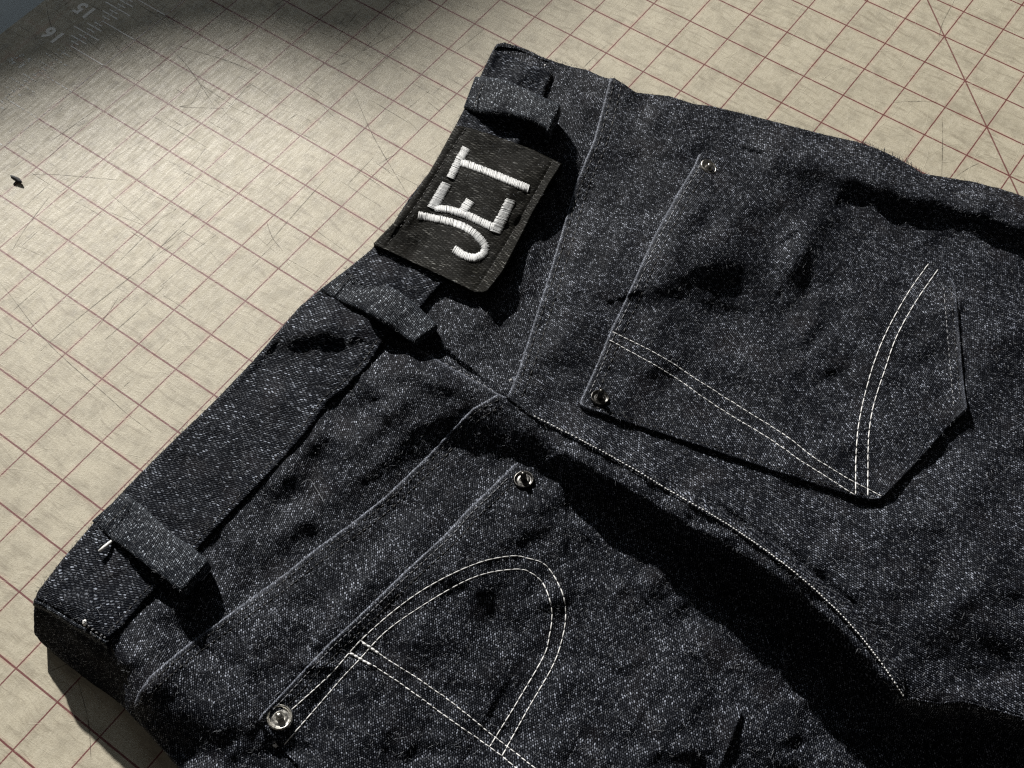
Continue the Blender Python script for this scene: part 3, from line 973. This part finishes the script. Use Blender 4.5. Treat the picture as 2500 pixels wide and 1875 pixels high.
stitches('seam_stitching', shift(wlow, 17), M_BLACK, jeans, surf(.0034), 12, 5, .0002)

# pockets --------------------------------------------------------------
def rivet(parent, u, v, z, post, radius=.0051, mat=M_NICKEL, tilt=(0, 0), label=None):
    """flat burr with raised rim and the nail point standing in its middle"""
    prof = [(radius * 1.0, -.0008), (radius * 1.02, .0002), (radius * .99, .00075), (radius * .93, .00105), (radius * .86, .00095), (radius * .80, .0005),
            (radius * .74, .0002), (radius * .60, .00025), (radius * .46, .0005), (radius * .40, .00045), (radius * .335, .0002),
            (.00145, .0003), (.00140, post * .35), (.00132, post * .7), (.00118, post * .88), (.0008, post * .97), (.00035, post)]
    S = 28
    verts, faces = [], []
    for r, h in prof:
        for k in range(S):
            th = 2 * math.pi * k / S
            verts.append((r * math.cos(th), r * math.sin(th), h))
    for i in range(len(prof) - 1):
        for k in range(S):
            k2 = (k + 1) % S
            faces.append((i * S + k, i * S + k2, (i + 1) * S + k2, (i + 1) * S + k))
    faces.append(tuple((len(prof) - 1) * S + k for k in range(S)))
    o = link('rivet', mesh_from('rivet', verts, faces), mat, parent)
    p = unp(u, v, z)
    o.location = tuple(p); o.rotation_euler = (tilt[0], tilt[1], random.uniform(0, 3))
    if label:
        o['label'] = label
    return o


PK1 = [(1707, 376), (1690, 412), (1655, 470), (1600, 570), (1585, 600), (1553, 672), (1525, 735), (1492, 803), (1462, 876), (1435, 938), (1418, 974), (1416, 990), (1440, 1001), (1500, 1022), (1600, 1055), (1700, 1087), (1800, 1121), (1900, 1155), (2007, 1190), (2080, 1212),
       (2125, 1223), (2149, 1221), (2175, 1197), (2230, 1140), (2300, 1062), (2340, 1018), (2362, 998), (2358, 970), (2353, 930), (2346, 850), (2340, 770), (2334, 700), (2325, 682), (2270, 654), (2210, 624), (2130, 580), (2043, 527), (1960, 474), (1850, 418), (1779, 393)]
POFF = .0034


def pk1_extra(u, v, d):
    # the far edge lies flat, the near one stands proud
    far, _, _ = polydist(u, v, [(1720, 380), (1850, 418), (2043, 527), (2210, 624), (2330, 690)])
    lift = np.exp(-(np.hypot(u - 2149, v - 1221) / 90) ** 2) * .0012
    low, _, _ = polydist(u, v, [(1416, 990), (1700, 1087), (2149, 1221), (2361, 998)])
    return -.0010 * np.exp(-far / 18) * np.clip(d / 12, 0, 1) + lift + .0012 * np.exp(-low / 22) + .0012 * np.exp(-polydist(u, v, [(2340, 770), (2353, 930), (2361, 998)])[0] / 20)


pocket1 = panel('back_pocket', PK1, M_POCK_UP, jeans, .0014, pk1_extra, edge_r=5, grooves=GR, under=.0042, lift=.0020, wear_highlight=[PK1[:13], PK1[25:33]])
pocket1['label'] = 'back pocket with curved and straight double white stitching lines'


def pk1_z(u, v):
    far, _, _ = polydist(u, v, PK1 + PK1[:1])
    return HF(u, v) + POFF + pk1_extra(np.asarray(u), np.asarray(v), far)


L1 = [(1496, 810), (1614, 870), (1700, 925), (1763, 966), (1850, 1020), (1925, 1068), (1982, 1113), (2040, 1150), (2088, 1178), (2153, 1211)]
L2 = [(1488, 831), (1573, 877), (1640, 916), (1700, 957), (1763, 1001), (1830, 1041), (1893, 1080), (1950, 1121), (2020, 1166), (2090, 1210)]
L3 = [(2267, 644), (2218, 714), (2170, 799), (2137, 877), (2113, 958), (2096, 1039), (2090, 1121), (2089, 1208)]
L4 = [(2290, 658), (2235, 738), (2190, 820), (2161, 901), (2133, 990), (2121, 1068), (2119, 1161), (2119, 1214)]
for L in (L1, L2):
    stitches('topstitch', catmull(L, 5), M_WHITE, pocket1, pk1_z, 15, 1.2, .00025, .8)
for L in (L3, L4):
    stitches('topstitch', catmull(L, 5), M_WHITE, pocket1, pk1_z, 20, .8, .00027, .5)
opening = catmull(PK1[:11], 8)
for dd in (-13, -31):
    stitches('edge_stitch', shift(opening, dd)[3:-3], M_BLACK if dd == -31 else M_GREY, pocket1, pk1_z, 11, 5, .00019)
rimr = catmull([(2334, 700), (2346, 850), (2353, 930), (2358, 985)], 8)
for dd in (13, 30):
    stitches('edge_stitch', shift(rimr, dd), M_GREY if dd == 30 else M_BLACK, pocket1, pk1_z, 9, 6, .0002)
lowl = catmull([(1440, 1001), (1600, 1055), (1800, 1121), (2007, 1190), (2120, 1222)], 8)
stitches('edge_stitch', shift(lowl, -12), M_BLACK, pocket1, pk1_z, 11, 5, .0002)

PK2 = [(1262, 1128), (1247, 1141), (1190, 1198), (1146, 1239), (1085, 1306), (975, 1407), (885, 1495), (800, 1574), (753, 1623), (690, 1690), (640, 1742), (631, 1757), (650, 1785), (683, 1826), (732, 1876), (900, 2060), (1000, 2150), (1550, 2150), (1640, 2040), (1763, 1867), (1790, 1800), (1812, 1741),
       (1800, 1722), (1740, 1640), (1660, 1545), (1560, 1440), (1470, 1340), (1390, 1262), (1320, 1185), (1280, 1140)]


def pk2_extra(u, v, d):
    far, _, _ = polydist(u, v, [(1290, 1145), (1390, 1262), (1560, 1440), (1740, 1640), (1795, 1715)])
    low, _, _ = polydist(u, v, [(631, 1757), (683, 1826), (732, 1876), (900, 2060)])
    rt, _, _ = polydist(u, v, [(1812, 1741), (1763, 1867), (1640, 2040)])
    return -.0011 * np.exp(-far / 18) * np.clip(d / 12, 0, 1) + .0010 * np.exp(-low / 22) + .0016 * np.exp(-rt / 18)


pocket2 = panel('back_pocket', PK2, M_POCK_LO, jeans, .0014, pk2_extra, edge_r=5, grooves=GR, under=.0042, lift=.0020, wear_highlight=[PK2[:12]])
pocket2['label'] = 'back pocket with an arch of double white stitching'


def pk2_z(u, v):
    far, _, _ = polydist(u, v, PK2 + PK2[:1])
    return HF(u, v) + POFF + pk2_extra(np.asarray(u), np.asarray(v), far)


A1 = [(712, 1733), (760, 1690), (814, 1639), (881, 1563), (975, 1481), (1064, 1422), (1166, 1375), (1243, 1358), (1285, 1362), (1333, 1381), (1370, 1440), (1381, 1497), (1374, 1554), (1349, 1627), (1288, 1733), (1225, 1847)]
A2 = [(694, 1818), (740, 1765), (793, 1704), (840, 1650), (877, 1611), (942, 1542), (1028, 1481), (1125, 1424), (1191, 1399), (1262, 1390), (1295, 1398), (1324, 1422), (1342, 1464), (1348, 1503), (1341, 1554), (1325, 1607), (1256, 1725), (1195, 1824)]
C1 = [(881, 1564), (910, 1584), (971, 1625), (1085, 1702), (1207, 1798), (1304, 1873), (1420, 1962)]
C2 = [(853, 1595), (922, 1631), (1028, 1704), (1109, 1763), (1195, 1824), (1256, 1871), (1370, 1960)]
for L in (A1, A2):
    stitches('topstitch', catmull(L, 5), M_WHITE, pocket2, pk2_z, 20, .8, .00027, .5)
for L in (C1, C2):
    stitches('topstitch', catmull(L, 5), M_WHITE, pocket2, pk2_z, 15, 2.5, .00027, .9)
stitches('backtack', np.array([(886, 1569), (905, 1581), (925, 1596)]), M_WHITE, pocket2, lambda u, v: pk2_z(u, v) + .0003, 12, 1, .00052, 1.2)
stitches('backtack', np.array([(856, 1595), (885, 1612), (905, 1624)]), M_WHITE, pocket2, lambda u, v: pk2_z(u, v) + .0003, 12, 1, .00056, 1.2)
op2 = catmull(PK2[1:11], 8)
for dd in (-13, -31):
    stitches('edge_stitch', shift(op2, dd)[3:-3], M_BLACK if dd == -31 else M_GREY, pocket2, pk2_z, 11, 5, .00019)

rivet(pocket1, 1729, 409, pk1_z(np.array([1729.]), np.array([409.]))[0] + .0003, .0026, .0046, M_NICKEL, (.15, .35), 'bright rivet burr with a dark hole at the pocket corner')
rivet(pocket1, 1464, 972, pk1_z(np.array([1464.]), np.array([972.]))[0] + .0002, .0062, .0042, M_NICKEL_SHADED, (-.1, .1), 'dark rivet with a tall nail point')
rivet(pocket2, 1279, 1172, pk2_z(np.array([1279.]), np.array([1172.]))[0] + .0002, .0055, .0046, M_NICKEL_SHADED, (-.1, .1))
rivet(pocket2, 683, 1752, pk2_z(np.array([683.]), np.array([1752.]))[0] + .0002, .0030, .0053, M_NICKEL, (-.05, .05), 'bright nickel rivet with a short nail point')

# belt loops -----------------------------------------------------------
def belt_loop(e1, e2, prof, end_drop, thick=.0026, label=None):
    """e1 upper edge, e2 lower edge (photo px, from the waist edge inward); prof = [(t, height above cloth mm)]"""
    n, m = 44, 9
    a = catmull(e1, 2); b = catmull(e2, 2)
    a = a[np.linspace(0, len(a) - 1, n).round().astype(int)]; b = b[np.linspace(0, len(b) - 1, n).round().astype(int)]
    pr = np.array(prof)
    verts, uvs, wr = [], [], []
    for i in range(n):
        tt = i / (n - 1)
        hh = np.interp(tt, pr[:, 0], pr[:, 1]) * .001
        for k in range(m):
            f = k / (m - 1)
            q = a[i] * (1 - f) + b[i] * f
            mid = a[i] * .5 + b[i] * .5
            zb = HF([mid[0]], [mid[1]])[0]
            edge = .0007 * (abs(f - .5) * 2) ** 4
            ripple = .00025 * math.sin(tt * 17 + f * 3)
            verts.append(unp(q[0], q[1], zb + hh - edge + ripple)); uvs.append((tt * 60, f * 14)); wr.append(.16 if k in (0, m - 1) else 0)
    faces = [(i * m + k, i * m + k + 1, (i + 1) * m + k + 1, (i + 1) * m + k) for i in range(n - 1) for k in range(m - 1)]
    # end fold, tucked down to the cloth
    base = (n - 1) * m
    last = [np.array(verts[base + k]) for k in range(m)]
    dirv = np.array(verts[base]) - np.array(verts[base - m]); dirv[2] = 0; dirv /= np.linalg.norm(dirv)
    nrows = 5
    for r in range(1, nrows + 1):
        f = r / nrows
        for k in range(m):
            p = last[k] + dirv * (.0018 * math.sin(math.pi * f * .9) - .003 * f) + np.array([0, 0, -end_drop * f])
            verts.append(p); uvs.append((60 + r * 2.5, k / (m - 1) * 14)); wr.append(.1 if r == 1 else 0)
    N = n + nrows
    faces = [(i * m + k, i * m + k + 1, (i + 1) * m + k + 1, (i + 1) * m + k) for i in range(N - 1) for k in range(m - 1)]
    V = np.array(verts)
    f0 = faces[len(faces) // 3]
    if np.cross(V[f0[1]] - V[f0[0]], V[f0[2]] - V[f0[0]])[2] < 0:
        faces = [f[::-1] for f in faces]
    lme = mesh_from('belt_loop', V, faces, True, uvs)
    at = lme.attributes.new('wear_highlight', 'FLOAT', 'POINT'); at.data.foreach_set('value', np.array(wr, np.float32))
    o = link('belt_loop', lme, M_LOOP, jeans)
    so = o.modifiers.new('thick', 'SOLIDIFY'); so.thickness = thick; so.offset = -1
    if label:
        o['label'] = label
    PANELS.append((V, np.array([(f[0], f[1], f[2]) for f in faces] + [(f[0], f[2], f[3]) for f in faces]), 1.5))
    return o


lp1 = belt_loop([(1160, 187), (1200, 190), (1239, 196), (1270, 211), (1301, 226), (1335, 241), (1368, 256)],
                [(1132, 262), (1161, 272), (1200, 276), (1245, 280), (1285, 290), (1316, 304), (1340, 318)],
                [(0, 5), (.12, 7), (.35, 12), (.7, 16.5), (.92, 17.5), (1, 16.5)], .016, label='belt loop nearest the embroidered patch lettering')
lp2 = belt_loop([(857, 652), (891, 675), (930, 690), (967, 707), (1000, 731), (1030, 757), (1066, 792)],
                [(782, 706), (800, 718), (822, 729), (862, 748), (900, 765), (955, 800), (1009, 836)],
                [(0, 4.0), (.1, 5), (.3, 6.5), (.7, 8.0), (.92, 8.5), (1, 8.0)], .008)
lp3 = belt_loop([(302, 1204), (318, 1214), (350, 1238), (388, 1273), (426, 1307), (470, 1336), (508, 1370)],
                [(224, 1272), (246, 1290), (275, 1317), (330, 1358), (387, 1403), (415, 1424), (441, 1445)],
                [(0, 4.0), (.1, 5.0), (.16, 4.6), (.3, 7), (.6, 12), (.9, 15.5), (1, 15)], .013, label='belt loop with a white thread end poking out')


def lift(mm):
    return lambda u, v: HF(u, v) + mm * .001


for lp, ln, mm in ((lp3, [(310, 1233), (282, 1262), (254, 1289)], 6.8), (lp2, [(860, 672), (835, 692), (812, 712)], 6.0), (lp1, [(1180, 205), (1168, 232), (1158, 262)], 7.6)):
    stitches('bar_tack', catmull(ln, 4), M_BLACK, lp, lift(mm), 9, 3, .00028)

# loose thread ends on the waistband
vv, ff = [], []
tube(vv, ff, unp(np.array([276, 266, 256, 243]), np.array([1318, 1327, 1335, 1346]), HF([276, 266, 256, 243], [1318, 1327, 1335, 1346]) + np.array([.004, .0055, .0062, .0064])), [.0006, .0008, .0009, .0008], 7)
link('thread_end', mesh_from('thread_end', vv, ff), M_WHITE, lp3)


def knot(parent, u, v, zo, r, mat=M_WHITE, nn=8):
    vv, ff = [], []
    z = HF([u], [v])[0] + zo
    c = unp(u, v, z)
    for i in range(nn):
        d = rng.normal(0, 1, 3); d[2] = abs(d[2]) * .6; d /= np.linalg.norm(d)
        e = np.cross(d, rng.normal(0, 1, 3)); e /= np.linalg.norm(e)
        tt = np.linspace(-1, 1, 6)
        path = c + (d * .5 + e * 0) * r + np.outer(tt, e) * r + np.outer(-tt ** 2, d) * r * .7
        tube(vv, ff, path, r * .34 * (1 - .5 * np.abs(tt)), 5)
    return link('thread_knot', mesh_from('thread_knot', vv, ff), mat, parent)


knot(wb_ob, 207, 1520, .0052, .0013)
knot(pocket2, 672, 1818, .0026, .0013)
knot(jeans, 1247, 928, .0018, .0007)
knot(jeans, 1331, 160, .0035, .0007)
for (u, v) in ((216, 1530), (226, 1537), (236, 1545), (247, 1551), (232, 1552), (222, 1545), (244, 1560), (256, 1556)):
    knot(wb_ob, u, v, .0044, .0006, M_GREY, 4)

# patch ---------------------------------------------------------------------
PT_L = [(1113, 304), (1073, 377), (1045, 425), (1019, 464), (965, 539), (912, 594)]
PT_R = [(1374, 400), (1344, 446), (1302, 521), (1265, 593), (1227, 666), (1191, 712)]
ST_L = [(1137, 314), (1091, 383), (1037, 470), (995, 530), (943, 602)]
ST_R = [(1349, 396), (1320, 449), (1242, 585), (1182, 681), (1157, 713)]
patch_poly = PT_L + [(914, 601), (945, 614), (1000, 640), (1060, 668), (1110, 692), (1157, 715), (1180, 716)] + PT_R[::-1] + [(1349, 388), (1300, 364), (1250, 345), (1200, 328), (1150, 312)]
PATCH_OFF = .0062


def patch_extra(u, v, d):
    dl, sl_, _ = polydist(u, v, ST_L); dr, sr_, _ = polydist(u, v, ST_R)
    outl = np.where(sl_ > 0, dl, 0); outr = np.where(sr_ < 0, dr, 0)
    z = .0042 * np.clip(outr / 30, 0, 1) + .0010 * np.clip(outl / 28, 0, 1)
    z -= .0006 * np.exp(-(dl / 5) ** 2) + .0006 * np.exp(-(dr / 5) ** 2)
    z += .0012 * np.sin(u / 40 + v / 55) * np.clip(d / 30, 0, 1) + .0010 * np.sin(u / 75 - v / 30)
    low, _, _ = polydist(u, v, [(912, 597), (1060, 668), (1157, 714), (1191, 712)])
    z += .0016 * np.exp(-low / 60)
    return z


patch = panel('brand_patch', patch_poly, M_PATCH, jeans, PATCH_OFF, patch_extra, edge_r=3.5, under=.0022, spacing=4.0, uvrot=.0, jag=.3, fuzz=.15)
patch['label'] = 'olive black cloth patch embroidered JET in white'


def patch_z(u, v):
    u = np.asarray(u, float); v = np.asarray(v, float)
    return HF(u, v) + PATCH_OFF + patch_extra(u, v, np.full(u.shape, 30.0))


stitches('patch_stitch', catmull(ST_L, 6), M_BLACK, patch, patch_z, 9, 5, .00022)
stitches('patch_stitch', catmull(ST_R, 6), M_BLACK, patch, patch_z, 9, 5, .00022)


def satin(verts, faces, line, width, ang=90, pitch=2.3, pad=.0006, taper=False):
    """satin stitches across a stroke: thread after thread, slightly uneven"""
    p = catmull(line, pitch)
    T = np.gradient(p, axis=0); T /= np.linalg.norm(T, axis=1)[:, None]
    ca, sa = math.cos(math.radians(ang)), math.sin(math.radians(ang))
    wd = np.broadcast_to(np.asarray(width, float), (2,))
    for i in range(len(p)):
        f = i / max(1, len(p) - 1)
        w = (wd[0] * (1 - f) + wd[1] * f) / 2 * 1.12
        dn = np.array([T[i, 0] * ca - T[i, 1] * sa, T[i, 0] * sa + T[i, 1] * ca])
        a1 = w * rng.uniform(.90, 1.12); a2 = w * rng.uniform(.90, 1.12)
        tt = np.linspace(-1, 1, 7)
        q = p[i] + np.outer(np.where(tt < 0, tt * a1, tt * a2), dn) + T[i] * rng.normal(0, .35)
        z = patch_z(q[:, 0], q[:, 1]) + pad * np.sqrt(np.clip(1 - tt ** 2, 0, 1)) + .00005 + rng.normal(0, .00006)
        tube(verts, faces, unp(q[:, 0], q[:, 1], z), .00027 * (1 - .25 * tt ** 4) * rng.uniform(.85, 1.12), 5)


def letter(strokes, lab):
    v, f = [], []
    for s in strokes:
        satin(v, f, *s)
    o = link('embroidered_letter', mesh_from('embroidered_letter', v, f), M_SATIN, patch)
    o['label'] = lab


letter([([(1139, 362), (1120, 395), (1100, 434)], (19, 18), 86), ([(1126, 397), (1150, 405), (1195, 422), (1240, 440), (1290, 461)], (16, 17), 82)], 'white embroidered letter T')
letter([([(1090, 448), (1074, 478), (1056, 508)], (22, 22), 84), ([(1062, 508), (1090, 511), (1118, 518), (1150, 530), (1180, 545), (1204, 556)], (15, 17), 84),
        ([(1148, 491), (1137, 506), (1126, 523)], (20, 20), 84), ([(1247, 489), (1231, 522), (1208, 566)], (21, 26), 82)], 'white embroidered letter E')
letter([([(1022, 526), (1052, 532), (1085, 539), (1114, 547), (1141, 559), (1164, 576), (1182, 597), (1184, 612), (1175, 624), (1158, 630), (1138, 626), (1108, 609)], (16, 17), 86)], 'white embroidered letter J')

# ------------------------------------------------------------------ loose fibres
def fibres(name, count, mat, lmin, lmax, wid, up, parent, region=None):
    Ws, Ps = [], []
    for W, Fc, wt_ in PANELS:
        Fc = Fc[:, :3]
        ar = np.linalg.norm(np.cross(W[Fc[:, 1]] - W[Fc[:, 0]], W[Fc[:, 2]] - W[Fc[:, 0]]), axis=1) * wt_
        Ws.append((W, Fc)); Ps.append(ar)
    tot = sum(a.sum() for a in Ps)
    V, Fo = [], []
    base = 0
    for (W, Fc), ar in zip(Ws, Ps):
        k = int(count * ar.sum() / tot)
        if k == 0:
            continue
        idx = rng.choice(len(Fc), k, p=ar / ar.sum())
        r1 = np.sqrt(rng.random(k)); r2 = rng.random(k)
        a, b, c = W[Fc[idx, 0]], W[Fc[idx, 1]], W[Fc[idx, 2]]
        p = a * (1 - r1)[:, None] + b * (r1 * (1 - r2))[:, None] + c * (r1 * r2)[:, None]
        nrm = np.cross(b - a, c - a); nrm /= np.linalg.norm(nrm, axis=1)[:, None] + 1e-15
        nrm *= np.sign(nrm[:, 2:3] + 1e-9)
        d = rng.normal(0, 1, (k, 3)); d -= nrm * np.sum(d * nrm, 1)[:, None]; d /= np.linalg.norm(d, axis=1)[:, None]
        e = np.cross(nrm, d)
        L = rng.uniform(lmin, lmax, k) * rng.random(k) ** .5
        h = np.abs(rng.normal(0, up, k))
        bend = rng.normal(0, .35, k)
        w = wid * rng.uniform(.6, 1.3, k)
        rows = []
        for f in (0, .5, 1.0):
            ctr_ = p + d * (L * f)[:, None] + e * (L * bend * f * f)[:, None] + nrm * (h * L * (f - .55 * f * f) + .00008)[:, None]
            ww = (w * (1 - .6 * f))[:, None]
            rows.append((ctr_ + e * ww / 2 + nrm * ww * .3, ctr_ - e * ww / 2 - nrm * ww * .3))
        arr = np.stack([rows[0][0], rows[0][1], rows[1][0], rows[1][1], rows[2][0], rows[2][1]], 1).reshape(-1, 3)
        V.append(arr)
        s = base + np.arange(k) * 6
        Fo.append(np.stack([s, s + 1, s + 3, s + 2], 1)); Fo.append(np.stack([s + 2, s + 3, s + 5, s + 4], 1))
        base += k * 6
    V = np.vstack(V); Fo = np.vstack(Fo)
    me = bpy.data.meshes.new(name)
    me.vertices.add(len(V)); me.vertices.foreach_set('co', V.astype(np.float32).ravel())
    me.loops.add(len(Fo) * 4); me.loops.foreach_set('vertex_index', Fo.astype(np.int32).ravel())
    me.polygons.add(len(Fo)); me.polygons.foreach_set('loop_start', np.arange(len(Fo), dtype=np.int32) * 4)
    me.polygons.foreach_set('loop_total', np.full(len(Fo), 4, np.int32))
    me.update(calc_edges=True); me.validate()
    o = link(name, me, mat, parent)
    o['kind'] = 'stuff'
    return o


fibres('pale_fuzz', 70000, M_FIBRE, .0006, .0024, .00009, .45, jeans)
fibres('dark_fuzz', 30000, M_FIBRE_DK, .0006, .0018, .00010, .55, jeans)


# frayed edges: threads standing out of cut cloth
def fray(line, n, lmin, lmax, mat, zo, rad=.00010, bias=(0, -1)):
    vv, ff = [], []
    pts = resample(line, 1.0)
    for i in range(n):
        q = pts[rng.integers(len(pts))] + rng.normal(0, 2, 2)
        z = HF([q[0]], [q[1]])[0] + zo
        p0 = unp(q[0], q[1], z)
        p1 = unp(q[0] + bias[0] * 10, q[1] + bias[1] * 10, z) - p0
        p1 /= np.linalg.norm(p1)
        d = p1 + rng.normal(0, .6, 3); d[2] = abs(d[2]) * .7; d /= np.linalg.norm(d)
        e = rng.normal(0, 1, 3)
        L = rng.uniform(lmin, lmax)
        tt = np.linspace(0, 1, 5)
        path = p0 + np.outer(tt, d) * L + np.outer(tt ** 2, e) * L * .25
        tube(vv, ff, path, rad * (1.1 - .7 * tt), 4)
    o = link('frayed_threads', mesh_from('frayed_threads', vv, ff), mat, jeans)
    o['kind'] = 'stuff'


fray([(2096, 347), (2140, 362), (2186, 383), (2225, 405), (2251, 423)], 60, .0008, .0026, M_FIBRE_DK, .001, .00014)
fray(OUT_TOP, 200, .0004, .0012, M_FIBRE_DK, .001, .00010)
fray(WB_TOP, 260, .0004, .0014, M_FIBRE_DK, .0022, .0001, (-.7, -.7))
fray([(1231, 106), (1321, 140), (1440, 172)], 80, .0005, .0016, M_FIBRE_DK, -.001, .0001)
fray(bead, 240, .0006, .0018, M_FIBRE, .001, .00008, (-.4, 1))
fray([(2140, 1612), (2205, 1705), (2292, 1717), (2353, 1708), (2434, 1730), (2500, 1750)], 90, .0008, .003, M_FIBRE, .0005, .00009, (-.3, 1))

# a fine hair lying over the folds of the yoke
hp = catmull([(735, 1182), (745, 1174), (757, 1171), (770, 1190), (782, 1210), (793, 1229)], 4)
vv, ff = [], []
tube(vv, ff, unp(hp[:, 0], hp[:, 1], HF(hp[:, 0], hp[:, 1]) + .0035), .00009, 4)
hr = link('hair', mesh_from('hair', vv, ff), M_FIBRE)
tag(hr, 'fine pale hair lying across the wrinkled yoke below the waistband', 'hair')

# black fleck on the mat
vv, ff = [], []
fp_ = [(27, 428), (33, 433), (40, 437), (47, 443), (53, 446)]
for i, (u, v) in enumerate(fp_):
    w = [.0004, .0012, .0014, .0011, .0003][i]; zc = [.0022, .0017, .0013, .0011, .0014][i]
    p = unp(u, v, zc)
    for k in range(6):
        th = 2 * math.pi * k / 6
        vv.append(p + np.array([w * .6 * math.cos(th), w * math.cos(th), w * .7 * math.sin(th)]))
for i in range(4):
    for k in range(6):
        ff.append((i * 6 + k, i * 6 + (k + 1) % 6, (i + 1) * 6 + (k + 1) % 6, (i + 1) * 6 + k))
ff += [tuple(range(6))[::-1], tuple(range(24, 30))]
tube(vv, ff, unp(np.array([40, 37, 33]), np.array([438, 445, 450]), np.array([.0012, .001, .0002])), .0003, 5)
fl = link('lint_fleck', mesh_from('lint_fleck', vv, ff), M_FIBRE_DK)
tag(fl, 'small black fleck of lint lying alone on a grid line of the mat', 'lint')
